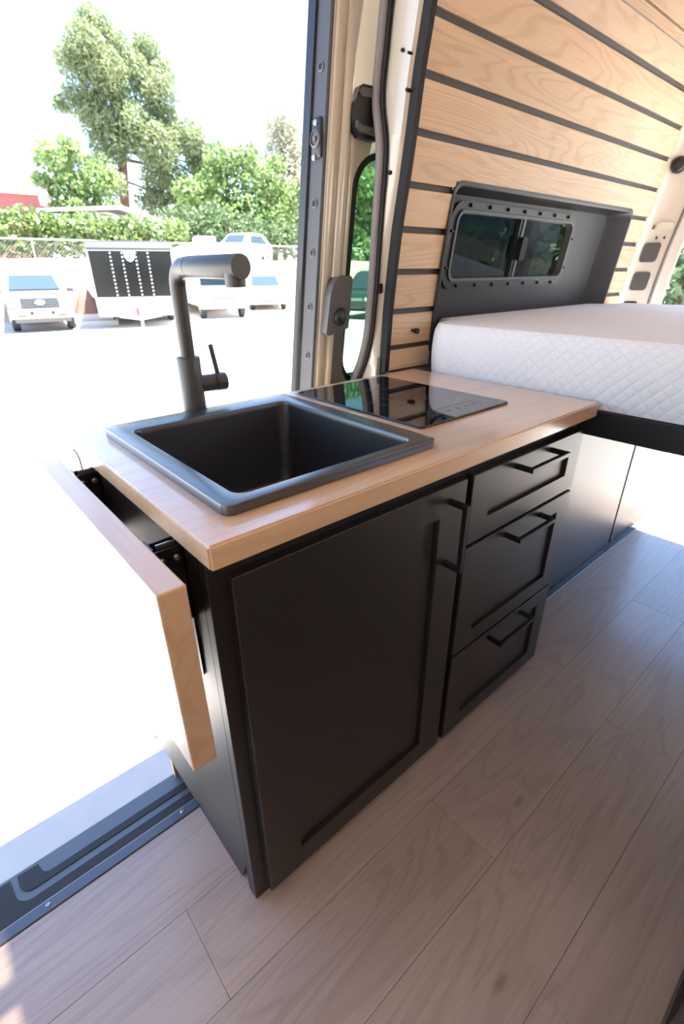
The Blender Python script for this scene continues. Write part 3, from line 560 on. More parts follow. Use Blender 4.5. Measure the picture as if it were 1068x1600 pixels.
# ---- faucet
fa = empty('kitchen_faucet', (0.277, 0.603, 0.9), 'matte black gooseneck faucet behind the sink, side lever raised', 'faucet')
FX, FY = 0.277, 0.603
bm = B(); lathe(bm, (FX, FY, 0.9005), [(0.0295, 0), (0.0295, 0.004), (0.027, 0.007), (0.0265, 0.126), (0.0255, 0.129), (0.0185, 0.129)]); obj('body', bm, M_faucet, fa, smooth=True)
pts = [(FX, FY, 1.025), (FX, FY, 1.10), (FX, FY, 1.172)]
ex, ey = 0.289, 0.352; dv = Vector((ex - FX, ey - FY, 0)).normalized(); R = 0.04
for i in range(1, 9):
    a = math.radians(90 * i / 8); pts.append((FX + dv.x * R * (1 - math.cos(a)), FY + dv.y * R * (1 - math.cos(a)), 1.172 + R * math.sin(a)))
pts.append((FX + dv.x * 0.065, FY + dv.y * 0.065, 1.2125))
bm = B(); tube(bm, pts, 0.0185, 24, rads=[0.0165, 0.0165, 0.0168] + [0.0172 + 0.0003 * i for i in range(8)] + [0.020]); obj('neck', bm, M_faucet, fa, smooth=True)
p0 = Vector((FX + dv.x * 0.067, FY + dv.y * 0.067, 1.2125)); p1 = Vector((ex, ey, 1.2115))
bm = B(); u_ = (p1 - p0); Ls = u_.length; lathe(bm, p0, [(0.0185, 0), (0.0205, 0.001), (0.0212, Ls - 0.001), (0.0205, Ls)], u_, 32); sp = obj('spout', bm, M_faucet, fa, smooth=True)
q = p1 - u_.normalized() * 0.0235
bm = B(); cyl(bm, (q.x, q.y, 1.205), (q.x, q.y, 1.178), 0.0185, 0.0185, 28); obj('aerator', bm, M_faucet, sp, smooth=True)
bm = B(); q2 = p1 - u_.normalized() * 0.052; cyl(bm, (q2.x, q2.y, 1.1925), (q2.x, q2.y, 1.1895), 0.005, 0.004, 12); obj('spray_button', bm, M_hw, sp, smooth=True)
bm = B(); lathe(bm, (FX + 0.02, FY, 0.966), [(0.020, 0), (0.020, 0.036), (0.018, 0.0365), (0.018, 0.0385), (0.021, 0.039), (0.021, 0.062), (0.0195, 0.065), (0.016, 0.066)], (1, -0.12, 0.0), 28); va = obj('valve', bm, M_faucet, fa, smooth=True)
bm = B(); tube(bm, [(0.343, 0.596, 0.982), (0.338, 0.598, 1.02), (0.334, 0.600, 1.052)], 0.0058, 10); obj('lever', bm, M_faucet, va, smooth=True)

# ---- cooktop
ck = empty('induction_cooktop', (0.74, 0.37, 0.9), 'black glass induction cooktop set on the worktop', 'cooktop')
bm = B(); cr = (0.571, 0.908, 0.148, 0.597)
rings(bm, [rz(cr, 0.0, 0.010, 0.9003), rz(cr, 0, 0.010, 0.904), rz(cr, 0.0015, 0.009, 0.9058)], True, True); obj('glass_top', bm, M_glassblk, ck)
def flat_ring(c, r, wd, z, n=48):
    b = B(); a = [(c[0] + r * math.cos(2 * math.pi * i / n), c[1] + r * math.sin(2 * math.pi * i / n), z) for i in range(n)]
    e = [(c[0] + (r - wd) * math.cos(2 * math.pi * i / n), c[1] + (r - wd) * math.sin(2 * math.pi * i / n), z) for i in range(n)]
    return ringband(b, a, e, (0, 0, 0.0002))
obj('zone_ring', flat_ring((0.725, 0.385), 0.092, 0.0014, 0.9059), M_print, ck); obj('zone_ring', flat_ring((0.725, 0.385), 0.035, 0.0010, 0.9059), M_print, ck)
for k in range(6): obj('control_mark', flat_ring((0.655 + k * 0.034, 0.195), 0.007, 0.001, 0.9059, 18), M_print, ck)
obj('control_line', box(B(), 0.63, 0.86, 0.2185, 0.2195, 0.9059, 0.9061), M_print, ck)

# ---- bed: frame and mattress
bed = empty('bed_platform', (1.85, -0.15, 0.8), 'black steel platform frame carrying the mattress', 'bed frame')
obj('front_rail', box(B(), 1.105, 1.145, -0.98, 0.56, 0.806, 0.874, 0.002, 1), M_hw, bed)
obj('platform_board', box(B(), 1.146, 2.58, -0.98, 0.58, 0.855, 0.874), M_hw, bed); obj('rear_rail', box(B(), 2.54, 2.58, -0.98, 0.58, 0.806, 0.8545), M_hw, bed)
outl = [(1.108, -0.97), (1.108, 0.50), (1.112, 0.545), (1.128, 0.58), (1.16, 0.60), (1.20, 0.605), (1.25, 0.63), (1.27, 0.685), (2.40, 0.685), (2.43, 0.63), (2.47, 0.60), (2.60, 0.59), (2.60, -0.97)]
def shrink(P, d):
    n = len(P); o = []
    for i in range(n):
        a, b, c = Vector(P[i - 1]), Vector(P[i]), Vector(P[(i + 1) % n]); e1 = (b - a).normalized(); e2 = (c - b).normalized(); n1 = Vector((e1.y, -e1.x)); n2 = Vector((e2.y, -e2.x))
        m = (n1 + n2); m = m / max(0.3, m.length_squared) * 2 if m.length > 1e-6 else n1; o.append(tuple(b + m * d * 0.5 * (2 if False else 1) * 1.0))
    return o
bm = B(); lv = [(0.004, 0.876), (-0.001, 0.884), (-0.009, 0.93), (-0.011, 0.96), (-0.008, 1.0), (0.0, 1.028), (0.010, 1.041), (0.024, 1.049), (0.05, 1.051)]
rings(bm, [[(x, y, z) for x, y in shrink(outl, ins)] for ins, z in lv]); obj('mattress', bm, M_matt, smooth=True, label='thick white quilted mattress on the black platform beside the worktop', cat='mattress')

# ---- cabinet under the bed
ub = empty('under_bed_cabinet', (1.85, 0.35, 0.0), 'long black cabinet under the bed with vertical panel joints', 'cabinet')
obj('panel', box(B(), 1.105, 2.098, 0.2, 0.218, 0.006, 0.853, 0.001, 1), M_black, ub); obj('panel', box(B(), 2.116, 2.60, 0.2, 0.218, 0.006, 0.853, 0.001, 1), M_black, ub)
obj('stile', box(B(), 2.09, 2.13, 0.219, 0.235, 0.006, 0.853), M_hw, ub); obj('slot_trim', box(B(), 2.36, 2.37, 0.1985, 0.2, 0.45, 0.80), M_hw, ub); obj('finger_pull', box(B(), 2.40, 2.47, 0.1975, 0.2, 0.50, 0.853, 0.001, 1), M_dgrey, ub)
# ---- opposite cabinet
oc = empty('aisle_cabinet', (0.4, -0.8, 0.0), 'black cabinet base at the near edge of the aisle floor', 'cabinet')
obj('carcass', box(B(), -0.05, 1.09, -1.05, -0.607, 0.0, 0.80, 0.002, 1), M_black, oc)
for x0 in (-0.05, 0.33, 0.71):
    x1 = x0 + 0.376; A_ = [(x0, 0.012), (x1, 0.012), (x1, 0.79), (x0, 0.79)]; I_ = [(x0 + 0.06, 0.075), (x1 - 0.06, 0.075), (x1 - 0.06, 0.73), (x0 + 0.06, 0.73)]
    bm = B(); rings(bm, [[(u, -0.6065, v) for u, v in A_], [(u, -0.587, v) for u, v in A_], [(u, -0.587, v) for u, v in I_], [(u, -0.596, v) for u, v in I_]]); obj('cabinet_door', bm, M_black, oc)
obj('worktop', box(B(), -0.06, 1.10, -1.05, -0.575, 0.801, 0.835, 0.003, 2), M_ctr, oc)
# ---- wall knob
bm = B(); lathe(bm, (1.088, wy(1.024) - 0.0005, 1.024), [(0.005, 0), (0.005, 0.012), (0.009, 0.014), (0.009, 0.026), (0.007, 0.028)], (0, -1, 0), 18)
obj('wall_knob', bm, M_hw, smooth=True, label='small black round peg on the lowest wall slat by the mattress', cat='peg')

# ================================================================== OUTSIDE
def foliage(name, blobs, y0, dy, count, size, m, parent, pine=False, seed=1):
    r = np.random.default_rng(seed); P = []
    for bx, bz, br in blobs:
        n = int(count * br * br); v = r.normal(size=(n, 3)); v /= np.linalg.norm(v, axis=1)[:, None]
        rad = br * r.random(n) ** 0.42 * 1.1; c = np.array([bx, y0 + r.normal() * dy, bz]); P.append(c + v * rad[:, None] * np.array([1, 1.1, 0.85]))
    P = np.concatenate(P); n = len(P); a = r.normal(size=(n, 3)); a /= np.linalg.norm(a, axis=1)[:, None]; b = np.cross(a, r.normal(size=(n, 3))); b /= np.linalg.norm(b, axis=1)[:, None]
    s = size * (0.6 + 0.8 * r.random(n))[:, None]; wd = 0.28 if pine else 0.62
    V = np.stack([P - a * s, P + b * s * wd, P + a * s, P - b * s * wd], 1).reshape(-1, 3)
    base = WL[parent.name]; c = P.mean(0)
    me = bpy.data.meshes.new(name); me.from_pydata((V - c).tolist(), [], np.arange(n * 4).reshape(-1, 4).tolist()); me.materials.append(m)
    o = bpy.data.objects.new(name, me); COL.objects.link(o); o.parent = parent; o.location = Vector(c) - base; o['kind'] = 'stuff'; return o
def tree(name, label, blobs, y0, dy, count, size, m, trunk, branches, seed, pine=False, group='trees beyond the lot'):
    root = empty(name, (trunk[0][0], y0, gh(trunk[0][0], y0)), label, 'tree', group)
    b = B(); tube(b, [(x, y0, z) for x, z, r in trunk], 0, 10, rads=[r for x, z, r in trunk]); obj('trunk', b, M_bark, root, smooth=True)
    for (x0, z0), (x1, z1, dy1), r in branches:
        b = B(); tube(b, [(x0, y0, z0), ((x0 + x1) / 2, y0 + dy1 * 0.4, (z0 + z1) / 2 + 0.15), (x1, y0 + dy1, z1)], 0, 7, rads=[r, r * 0.75, r * 0.3]); obj('branch', b, M_bark, root, smooth=True)
    foliage('foliage', blobs, y0, dy, count, size, m, root, pine, seed); return root
PB = [(16.6, 16.8, 1.1), (15.1, 15.1, 1.2), (17.6, 15.6, 1.4), (20.3, 16.3, 1.0), (14.5, 14.2, 1.1), (16.2, 13.9, 1.5), (18.5, 14.5, 1.4), (21.0, 15.0, 1.2), (14.9, 12.3, 1.3), (17.2, 12.5, 1.5), (20.0, 13.3, 1.5), (15.5, 10.9, 1.2), (17.8, 11.0, 1.6), (20.5, 11.8, 1.3), (13.2, 11.7, 0.6), (16.1, 9.6, 1.4), (19.1, 9.8, 1.7), (21.6, 10.7, 1.4), (22.9, 10.0, 1.1), (14.4, 7.9, 1.2), (13.0, 8.0, 0.9), (20.3, 8.0, 1.8), (23.3, 8.7, 1.5), (19.0, 6.4, 1.2), (22.4, 7.0, 1.5), (24.2, 7.4, 1.3), (21.0, 5.8, 1.3), (23.4, 5.6, 1.2), (15.2, 7.0, 1.1), (24.0, 9.6, 0.9)]
tree('pine_tree', 'tall pine with reddish trunk rising behind the red barn', PB, 45, 0.9, 900, 0.19, M_needle, [(16.4, 1.5, 0.42), (16.5, 5.5, 0.38), (17.0, 9.0, 0.32), (17.3, 11.5, 0.25), (17.3, 14.5, 0.15), (17.0, 17.0, 0.05)],
     [((16.9, 8.2), (14.2, 8.0, -0.5), 0.12), ((17.0, 9.0), (20.5, 8.4, -0.4), 0.14), ((17.1, 9.8), (21.8, 10.5, 0.3), 0.13), ((17.2, 10.8), (15.0, 11.5, -0.3), 0.11), ((17.3, 11.5), (20.5, 13.0, -0.3), 0.12), ((17.3, 13.0), (14.6, 14.0, -0.2), 0.09), ((17.3, 14.0), (20.3, 15.8, 0.1), 0.08), ((16.8, 7.6), (19.2, 6.6, -0.8), 0.10), ((17.2, 9.5), (23.0, 9.2, -0.6), 0.12)], 3, True)
tree('leafy_tree', 'low bright green tree beside the pine trunk above the barn', [(10.4, 7.8, 0.9), (11.8, 8.3, 0.9), (9.7, 6.4, 0.7), (11.2, 6.3, 1.3), (12.4, 5.7, 1.0), (13.2, 6.8, 1.1), (11.0, 4.8, 1.2), (13.4, 4.8, 1.1)], 40, 0.4, 420, 0.17, M_leafA, [(11.3, 1.3, 0.2), (11.4, 4.0, 0.17), (11.4, 7.0, 0.07)], [((11.4, 4.5), (9.9, 6.3, 0), 0.07), ((11.4, 5.0), (12.6, 6.6, 0), 0.07)], 5)
tree('leafy_tree', 'round bright green tree standing behind the motorhome', [(21.6, 8.5, 1.2), (23.5, 8.5, 1.4), (21.6, 6.5, 1.9), (20.2, 4.6, 1.6), (22.8, 4.7, 1.8), (19.0, 6.4, 1.1)], 38, 0.5, 380, 0.17, M_leafA, [(21.8, 1.3, 0.24), (21.8, 4.0, 0.2), (21.9, 8.0, 0.08)], [((21.8, 4.2), (20.2, 5.4, 0), 0.08), ((21.8, 4.8), (23.4, 7.4, 0), 0.08)], 8)
tree('leafy_tree', 'yellowish green tree nearest the dark door edge', [(23.8, 7.1, 1.4), (23.0, 5.2, 1.5), (24.4, 4.5, 1.6), (26.2, 4.1, 1.5), (26.2, 6.3, 1.3), (25.0, 8.3, 0.8)], 36, 0.5, 380, 0.16, M_leafA, [(24.4, 1.3, 0.2), (24.4, 4.0, 0.17), (24.3, 7.0, 0.07)], [((24.4, 4.0), (26.0, 5.4, 0), 0.07), ((24.4, 4.6), (23.2, 6.4, 0), 0.07)], 9)
tree('pale_tree', 'sparse pale grey tree against the sky beside the open door', [(30.0, 12.4, 1.5), (30.4, 10.4, 1.9), (29.6, 8.0, 2.2), (29.5, 5.6, 1.8), (28.2, 7.2, 1.1)], 42, 0.5, 420, 0.18, M_leafC, [(29.6, 1.3, 0.2), (29.7, 5.0, 0.16), (30.0, 9.0, 0.1), (30.1, 13.0, 0.03)], [((29.8, 6.5), (28.4, 8.6, 0), 0.06), ((29.9, 8.0), (31.2, 10.6, 0), 0.06), ((30.0, 9.5), (29.2, 11.8, 0), 0.05)], 10)
tree('dark_shrub', 'dark green shrub between the pine and the motorhome roof', [(16.5, 4.0, 1.1), (15.4, 4.1, 1.0), (17.5, 3.5, 1.1), (18.6, 4.4, 1.2), (16.0, 2.6, 1.2), (18.4, 2.6, 1.2)], 34, 0.4, 420, 0.14, M_leafB, [(16.8, 1.2, 0.1), (16.8, 3.0, 0.08), (16.9, 4.4, 0.03)], [((16.8, 2.4), (15.6, 3.8, 0), 0.04), ((16.8, 2.6), (18.4, 4.0, 0), 0.04)], 12)
tree('dark_shrub', 'dark green shrubs behind the wire fence next to the door edge', [(20.5, 3.6, 1.4), (22.6, 3.4, 1.4), (24.6, 3.2, 1.4), (26.4, 3.2, 1.4)], 33.5, 0.4, 420, 0.14, M_leafB, [(23.0, 1.4, 0.1), (23.0, 3.0, 0.08), (23.1, 4.4, 0.03)], [((23.0, 2.4), (21.2, 3.6, 0), 0.04), ((23.0, 2.6), (25.4, 3.4, 0), 0.04)], 13)
tree('leafy_tree', 'broad dark green tree seen through the side window', [(26 + dx, z, 2.2) for dx in (-3, 0, 3, 6) for z in (1.5, 4.0, 6.5)], 17, 1.0, 110, 0.30, M_leafB, [(27.5, -0.6, 0.3), (27.5, 3.0, 0.25), (27.6, 6.0, 0.1)], [((27.5, 3.0), (24.0, 5.0, 0), 0.1), ((27.5, 3.4), (31.0, 5.4, 0), 0.1)], 31)
tree('garden_shrub', 'green shrub seen past the rear corner pillar above the mattress', [(17, 0.2, 1.0), (17.6, 0.9, 1.0), (16.6, 1.4, 0.8)], 4.6, 0.5, 260, 0.18, M_leafB, [(17, -0.65, 0.08), (17, 0.6, 0.06), (17, 1.4, 0.03)], [((17, 0.2), (16.5, 1.1, 0), 0.03)], 32)
for k_, yy in enumerate((2.0, -10.0, -24.0)):  # unseen trees added behind the van to darken the side window reflection
    tree('distant_tree', ('green tree far behind the open rear of the van, added for window reflections, nearest the pillar', 'green tree far behind the open rear of the van, added for window reflections, middle one', 'green tree far behind the open rear of the van, added for window reflections, furthest from the kitchen side')[k_], [(38 + 2 * math.sin(k * 2.1 + k_), z, 3.0) for k, z in enumerate((1.5, 3.0, 4.0))], yy, 2.5, 60, 0.35, M_leafB, [(38, -0.6, 0.3), (38, 2.0, 0.25), (38, 4.0, 0.1)], [((38, 2.0), (36.6, 3.0, 0), 0.1)], 33 + k_)
tree('leafy_tree', 'tall green tree seen through the sliding door glass', [(31 + dx, z, 2.1) for dx in (-2, 1, 4) for z in (2.5, 5.0, 7.5, 9.5)], 33, 0.9, 130, 0.26, M_leafA, [(32, 1.2, 0.3), (32, 5.0, 0.25), (32, 9.0, 0.1)], [((32, 4.0), (30, 6.0, 0), 0.1)], 41)
# ivy hedge
hg = empty('ivy_hedge', (8.5, 30, 1.1), 'long bright green hedge along the top of the bank', 'hedge')
foliage('foliage', [(x, z, 0.75) for x in np.arange(1.0, 14.4, 0.75) for z in (2.45, 3.3 + 0.15 * math.sin(x * 2.3))], 30, 0.25, 420, 0.13, M_leafH, hg, False, 21)
for x in (3, 6, 9, 12):
    bm = B(); tube(bm, [(x, 30, 1.7), (x + 0.1, 30, 2.5), (x, 30, 3.2)], 0.05, 6); obj('stem', bm, M_bark, hg)
# red barn
bn = empty('red_barn', (2.0, 42, 1.0), 'red barn with a wide white metal roof behind the hedge', 'barn')
obj('walls', box(B(), -8, 9.3, 40, 47, 1.0, 5.65), M_red, bn)
bm = B(); prism(bm, [(39.6, 5.6), (39.6, 5.75), (43.5, 8.4), (47.4, 5.75), (47.4, 5.6), (43.5, 8.25)], lambda u, v: (-8.4, u, v), (18.2, 0, 0)); obj('roof', bm, M_metalroof, bn)
bm = B(); box(bm, 9.32, 10.9, 41.5, 45, 1.0, 5.1); prism(bm, [(41.2, 5.1), (43.2, 5.7), (45.3, 5.1)], lambda u, v: (9.32, u, v), (1.7, 0, 0)); obj('lean_to', bm, M_red, bn)
sh = empty('low_shed', (10.6, 35, 1.0), 'long low shed with a pale flat roof between barn and pine', 'shed')
obj('walls', box(B(), 8.2, 13.4, 34.3, 37, 1.0, 4.2), M_concrete, sh)
bm = B(); prism(bm, [(7.7, 4.22), (7.7, 4.36), (12.3, 4.78), (13.9, 4.40), (13.9, 4.26), (12.3, 4.62)], lambda u, v: (u, 34.0, v), (0, 3.2, 0)); obj('roof', bm, M_metalroof, sh)
# wire fence on the bank
fn = empty('wire_fence', (12, 28.3, 1.1), 'chain-link fence with grey posts along the top of the bank', 'fence')
M_galv = mat('galvanised', (0.55, 0.55, 0.55), 0.5, metal=0.6)
for k, x in enumerate(np.arange(0.6, 28, 2.6)):
    zb = gh(x, 28.3); bm = B(); cyl(bm, (x, 28.3, zb), (x, 28.3, zb + 0.90), 0.03, n=8); obj('fence_post', bm, M_galv, fn)
for x in np.arange(0.6, 25.5, 2.6):
    za, zb = gh(x, 28.3) + 0.85, gh(x + 2.6, 28.3) + 0.85; bm = B(); cyl(bm, (x, 28.3, za), (x + 2.6, 28.3, zb), 0.028, n=8); obj('top_rail', bm, M_galv, fn)
bm = B()
for k in range(-9, 190):
    x = 0.6 + k * 0.15
    for s in (1, -1):
        a, b = (x, x + 0.8) if s > 0 else (x + 0.8, x)
        if min(a, b) < 0.5 or max(a, b) > 26.6: continue
        za, zb = gh(a, 28.3) + 0.03, gh(b, 28.3) + 0.82; d = 0.003
        v = [bm.verts.new(p) for p in ((a - d, 28.3, za), (a + d, 28.3, za), (b + d, 28.3, zb), (b - d, 28.3, zb))]; bm.faces.new(v)
obj('wire_mesh', bm, M_galv, fn, kind='stuff', recalc=False)

# ---- vehicles (built at the origin, nose towards -y, then placed)
def wheel(parent, x, y, r=0.38, wd=0.24):
    s = 1 if x > 0 else -1
    b = B(); lathe(b, (x - s * wd / 2, y, r), [(r * 0.6, 0), (r * 0.92, 0), (r, wd * 0.15), (r, wd * 0.85), (r * 0.92, wd), (r * 0.62, wd), (r * 0.58, wd * 0.85)], (s, 0, 0), 22); o = obj('wheel', b, M_tyre, parent, smooth=True)
    b = B(); lathe(b, (x + s * wd * 0.36, y, r), [(r * 0.58, 0), (r * 0.56, 0.02), (r * 0.2, 0.04), (r * 0.15, 0.06)], (s, 0, 0), 16); obj('rim', b, M_chrome, o, smooth=True)
def body(bm, prof, hw):
    """side profile (y,z) swept across x with half width hw(z)"""
    n = len(prof); rr = []
    for s in (-1, -0.86, 0.86, 1):
        k = 0.03 if abs(s) == 1 else 0.0
        cy_ = sum(p[0] for p in prof) / n; cz_ = sum(p[1] for p in prof) / n
        rr.append([(s * hw(z), y + (cy_ - y) * k * 0.4, z + (cz_ - z) * k) for y, z in prof])
    return rings(bm, rr)
def place(root, loc, rz_):
    root.location = loc; root.rotation_euler = (0, 0, rz_)
# pickup
tk = empty('pickup_truck', (0, 0, 0), 'silver pickup truck facing the van, dark grille with oval badge', 'truck')
hwf = lambda z: 1.0 - 0.27 * max(0, min(1, (z - 1.12) / 0.75)) - 0.05 * max(0, (0.6 - z))
bm = B(); body(bm, [(0.0, 0.62), (0.0, 1.0), (0.06, 1.12), (0.25, 1.20), (1.35, 1.28), (2.0, 1.80), (2.25, 1.88), (3.4, 1.88), (3.7, 1.30), (5.6, 1.28), (5.6, 0.5), (0.3, 0.45)], hwf); obj('body', bm, M_silver, tk)
bm = B(); prism(bm, [(-0.80, 1.30), (0.80, 1.30), (0.68, 1.76), (-0.68, 1.76)], lambda u, v: (u, 1.36 + (v - 1.30) * 1.23 - 0.02, v + 0.02), (0, 0.03, -0.01)); obj('windscreen', bm, M_carglass, tk)
gr = obj('grille', box(B(), -0.55, 0.55, -0.03, 0.02, 0.80, 1.10, 0.01, 1), M_hw, tk)
for z in (0.845, 0.915, 0.985, 1.055): obj('grille_bar', box(B(), -0.54, 0.54, -0.05, -0.028, z - 0.014, z + 0.014), mat('grille_grey', (0.10, 0.11, 0.13), 0.4), gr)
bm = B(); lathe(bm, (0, -0.05, 0.95), [(0.075, 0), (0.07, 0.02), (0.02, 0.03)], (0, -1, 0), 20)
for v in bm.verts: v.co.x *= 2.0
obj('badge', bm, M_white, gr, smooth=True)
for s in (-1, 1):
    bm = B(); box(bm, min(s * 0.58, s * 0.94), max(s * 0.58, s * 0.94), -0.02, 0.10, 0.80, 1.09, 0.02, 2); obj('headlamp', bm, M_chrome, tk)
    bm = B(); box(bm, min(s * 1.02, s * 1.25), max(s * 1.02, s * 1.25), 1.40, 1.55, 1.22, 1.36, 0.02, 2); obj('mirror', bm, M_dgrey, tk)
    bm = B(); box(bm, min(s * 0.48, s * 0.72), max(s * 0.48, s * 0.72), -0.125, -0.10, 0.52, 0.60, 0.01, 1); obj('fog_lamp', bm, M_dgrey, tk)
    bm = B(); box(bm, min(s * 0.27, s * 0.36), max(s * 0.27, s * 0.36), -0.13, -0.10, 0.58, 0.68, 0.01, 1); obj('tow_hook', bm, M_hw, tk)
    wheel(tk, s * 0.86, 0.95); wheel(tk, s * 0.86, 4.6)
obj('bumper', box(B(), -1.0, 1.0, -0.11, 0.15, 0.44, 0.76, 0.04, 3), M_chrome if False else mat('bumper_silver', (0.20, 0.195, 0.19), 0.3, metal=0.3), tk)
obj('number_plate', box(B(), -0.24, 0.24, -0.13, -0.108, 0.55, 0.68), M_white, tk); obj('lower_valance', box(B(), -0.85, 0.85, 0.0, 0.2, 0.32, 0.46), M_dgrey, tk)
place(tk, (3.80, 19.75, -0.65), math.radians(-9))
# enclosed trailer
tr = empty('cargo_trailer', (0, 0, 0), 'tall enclosed trailer with glossy black front and white lower panel', 'trailer')
HW = 1.40
bm = B(); body(bm, [(0.0, 0.42), (0.0, 2.55), (0.10, 2.72), (0.5, 2.80), (6.5, 2.80), (6.5, 0.42)], lambda z: HW); obj('box_body', bm, M_white, tr)
obj('black_front', box(B(), -HW + 0.06, HW - 0.06, -0.022, -0.002, 1.05, 2.52, 0.006, 1), M_trailer, tr)
bm = B(); prism(bm, [(-0.012, 2.53), (-0.012, 2.60), (0.10, 2.77), (0.30, 2.83), (0.30, 2.53)], lambda u, v: (-HW + 0.02, u - 0.02, v), (2 * HW - 0.04, 0, 0)); obj('nose_cap', bm, mat('nose_cap_grey', (0.03, 0.03, 0.034), 0.4), tr)
obj('trim_band', box(B(), -HW, HW, -0.03, -0.001, 2.515, 2.555), M_chrome, tr)
bm = B()
for cx in (-0.66, -0.28, 0.16, 0.56):
    for k in range(12): box(bm, cx - 0.022, cx + 0.022, -0.036, -0.020, 1.10 + k * 0.12, 1.144 + k * 0.12)
obj('rivet_rows', bm, M_white, tr, kind='stuff')
em = obj('shield_emblem', prism(B(), [(-0.18, 2.50), (0.18, 2.50), (0.17, 2.33), (0.10, 2.22), (0, 2.17), (-0.10, 2.22), (-0.17, 2.33)], lambda u, v: (u - 0.04, -0.04, v), (0, 0.018, 0)), M_white, tr)
bm = B(); box(bm, -0.12, 0.04, -0.05, -0.041, 2.40, 2.44); box(bm, -0.07, -0.01, -0.05, -0.041, 2.25, 2.40); box(bm, -0.17, -0.13, -0.05, -0.041, 2.30, 2.43); box(bm, 0.05, 0.09, -0.05, -0.041, 2.30, 2.43); obj('emblem_letters', bm, M_blue, em)
bm = B()
for k in range(7): box(bm, -0.33 + k * 0.085, -0.27 + k * 0.085, 0.045, 0.06, 2.68, 2.73)
obj('cap_lettering', bm, M_redlens, tr)
obj('gravel_guard', box(B(), -HW + 0.02, HW - 0.02, -0.03, -0.001, 0.44, 1.045, 0.006, 1), M_white, tr)
bm = B(); tube(bm, [(-0.7, 0.1, 0.42), (0, -1.3, 0.42)], 0.05, 8); tube(bm, [(0.7, 0.1, 0.42), (0, -1.3, 0.42)], 0.05, 8); box(bm, -0.06, 0.06, -1.45, -1.2, 0.38, 0.5); obj('drawbar', bm, M_white, tr)
bm = B(); cyl(bm, (0, -0.9, 0.0), (0, -0.9, 0.95), 0.04, n=10); cyl(bm, (0, -0.9, 0.0), (0, -0.9, 0.02), 0.12, n=12); obj('jack', bm, M_white, tr)
obj('coupler', box(B(), -0.14, 0.0, -0.55, -0.35, 0.46, 0.72, 0.03, 2), M_redlens, tr)
for s in (-1, 1): wheel(tr, s * 1.2, 3.2, 0.34); wheel(tr, s * 1.2, 4.1, 0.34)
place(tr, (6.76, 18.7, -0.65), math.radians(-20))
# motorhome
mh = empty('motorhome', (0, 0, 0), 'white motorhome with cab-over bunk parked beside the trailer', 'motorhome')
bm = B(); body(bm, [(1.6, 0.5), (1.6, 1.82), (0.4, 1.86), (0.25, 2.0), (0.30, 2.70), (0.55, 2.92), (7.2, 2.98), (7.2, 0.5)], lambda z: 1.18); obj('coach_body', bm, M_white, mh)
bm = B(); body(bm, [(0.0, 0.55), (0.0, 0.98), (0.12, 1.12), (0.85, 1.24), (1.45, 1.84), (2.2, 1.84), (2.2, 0.5), (0.2, 0.42)], lambda z: 0.99 - 0.16 * max(0, min(1, (z - 1.2) / 0.6))); obj('cab', bm, M_white, mh)
bm = B(); prism(bm, [(-0.80, 1.28), (0.80, 1.28), (0.72, 1.78), (-0.72, 1.78)], lambda u, v: (u, 0.87 + (v - 1.26) * 1.0, v + 0.03), (0, 0.03, -0.01)); obj('windscreen', bm, M_carglass, mh)
obj('bunk_window', box(B(), -1.0, 1.0, 0.235, 0.27, 2.40, 2.66, 0.01, 1), mat('lavender_window', (0.42, 0.40, 0.46), 0.1, spec=0.7), mh)
gr = obj('grille', box(B(), -0.5, 0.5, -0.03, 0.01, 0.74, 0.98, 0.01, 1), mat('grey_grille', (0.35, 0.35, 0.36), 0.5), mh)
for z in (0.80, 0.90): obj('grille_bar', box(B(), -0.48, 0.48, -0.045, -0.028, z - 0.015, z + 0.015), M_hw, gr)
obj('bumper', box(B(), -1.0, 1.0, -0.10, 0.15, 0.42, 0.62, 0.04, 3), M_white, mh)
for s in (-1, 1):
    bm = B(); box(bm, min(s * 0.55, s * 0.9), max(s * 0.55, s * 0.9), -0.02, 0.05, 0.78, 0.96, 0.02, 2); obj('headlamp', bm, M_chrome, mh)
    wheel(mh, s * 0.85, 0.75, 0.37); wheel(mh, s * 1.02, 5.2, 0.37)
for y0 in (2.3, 4.2): obj('side_window', box(B(), -1.195, -1.17, y0, y0 + 1.1, 1.75, 2.35, 0.01, 1), M_carglass, mh)
obj('side_door', box(B(), -1.195, -1.17, 3.5, 4.05, 0.7, 2.4, 0.01, 1), mat('tan_panel', (0.45, 0.38, 0.28), 0.5), mh)
obj('roof_unit', box(B(), -0.45, 0.45, 3.0, 4.2, 2.99, 3.30, 0.08, 3), M_white, mh)
place(mh, (10.85, 19.9, -0.65), math.radians(-18))
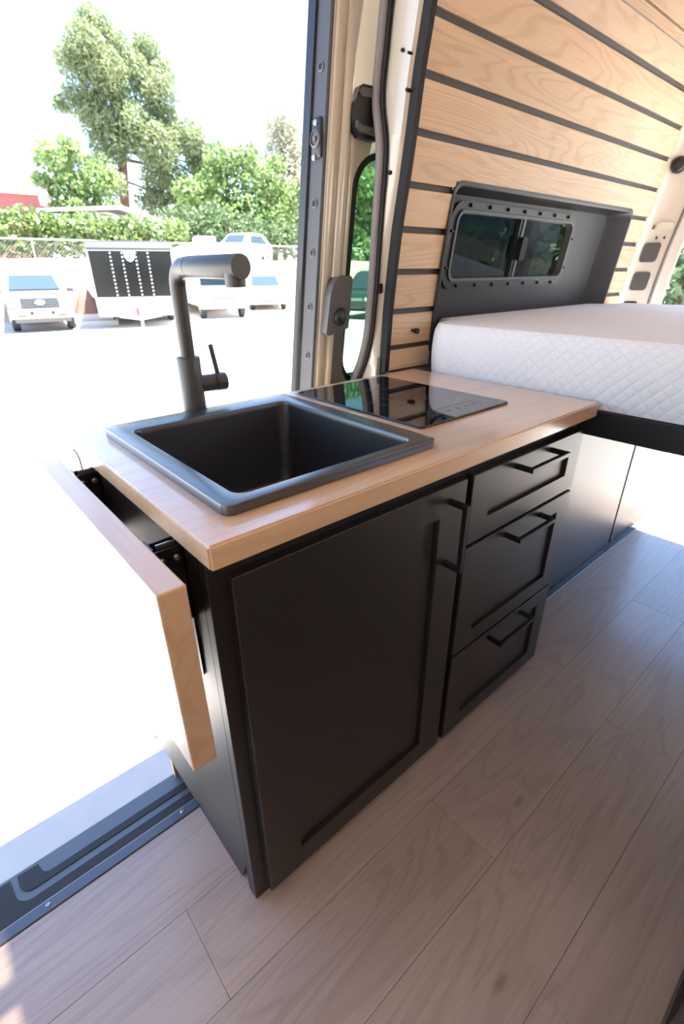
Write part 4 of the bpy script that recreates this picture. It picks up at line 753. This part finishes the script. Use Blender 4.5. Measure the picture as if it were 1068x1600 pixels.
# two further cars
def car(name, label, length=4.7, h=1.72, w2=0.96, paint=M_white):
    c = empty(name, (0, 0, 0), label, 'car', 'parked cars behind the motorhome')
    bm = B(); body(bm, [(0.0, 0.45), (0.0, 0.85), (0.15, 0.98), (1.1, 1.08), (1.75, h - 0.08), (2.1, h), (length - 0.9, h), (length - 0.1, 1.1), (length, 0.9), (length, 0.4), (0.2, 0.3)], lambda z: w2 - 0.22 * max(0, min(1, (z - 1.05) / 0.65))); obj('body', bm, paint, c)
    bm = B(); prism(bm, [(-0.75, 1.12), (0.75, 1.12), (0.66, h - 0.12), (-0.66, h - 0.12)], lambda u, v: (u, 1.12 + (v - 1.08) * (0.65 / (h - 1.16)) - 0.02, v + 0.02), (0, 0.03, -0.01)); obj('windscreen', bm, M_carglass, c)
    for s in (-1, 1):
        a, b = (s * (w2 - 0.16), s * (w2 - 0.02)); bm = B(); prism(bm, [(1.75, 1.12), (length - 0.6, 1.12), (length - 1.1, h - 0.12), (2.2, h - 0.12)], lambda u, v: (s * (w2 - 0.01 - 0.22 * max(0, min(1, (v - 1.05) / 0.65))), u, v), (s * 0.015, 0, 0)); obj('side_window', bm, M_carglass, c)
        wheel(c, s * (w2 - 0.12), 0.85, 0.34); wheel(c, s * (w2 - 0.12), length - 0.95, 0.34)
        bm = B(); box(bm, min(s * 0.5, s * 0.85), max(s * 0.5, s * 0.85), -0.02, 0.08, 0.72, 0.86, 0.02, 2); obj('headlamp', bm, M_chrome, c)
    obj('grille', box(B(), -0.42, 0.42, -0.02, 0.02, 0.72, 0.82), mat('grey_grille', (0.3, 0.3, 0.3), 0.5), c); obj('lower_intake', box(B(), -0.4, 0.4, -0.02, 0.02, 0.42, 0.50), M_dgrey, c)
    return c
c1 = car('parked_car', 'white car parked on the lot just past the motorhome'); place(c1, (14.95, 22.6, -0.65), math.radians(-24))
c2 = car('parked_car', 'white car up on the bank, only its roof line showing over the motorhome'); place(c2, (17.2, 31.0, gh(17.2, 31.0)), math.radians(-62))
c3 = car('parked_car', 'dark green car seen through the sliding door glass', h=1.85, w2=1.0, paint=mat('dark_green_paint', (0.02, 0.04, 0.035), 0.3)); place(c3, (14.6, 15.8, -0.65), math.radians(-70))
c4 = car('parked_car', 'unseen dark grey car added behind the van to darken the side window reflection', h=1.9, w2=1.0, paint=mat('dark_grey_paint', (0.03, 0.03, 0.033), 0.35)); place(c4, (10.3, -8.2, -0.65), 0.0)  # unseen car, added only as a dark reflection for the window panes
# brown covered heap and kerb block beside the trailer
bm = B(); lathe(bm, (5.98, 22.3, -0.62), [(0.72, 0), (0.60, 0.25), (0.34, 0.85), (0.08, 1.34), (0.02, 1.40)], (0, 0, 1), 9); obj('covered_heap', bm, M_brown, label='brown pointed covered heap between the pickup and the trailer', cat='heap')
kb = empty('parking_block', (5.3, 20.6, -0.65), 'pale concrete parking blocks on the ground beside the trailer', 'kerb')
obj('block', box(B(), 4.95, 6.5, 20.5, 20.75, -0.66, -0.46, 0.03, 2), M_concrete, kb); obj('block', box(B(), 4.95, 6.5, 21.0, 21.3, -0.66, -0.25, 0.03, 2), M_concrete, kb)
bpy.context.view_layer.update()
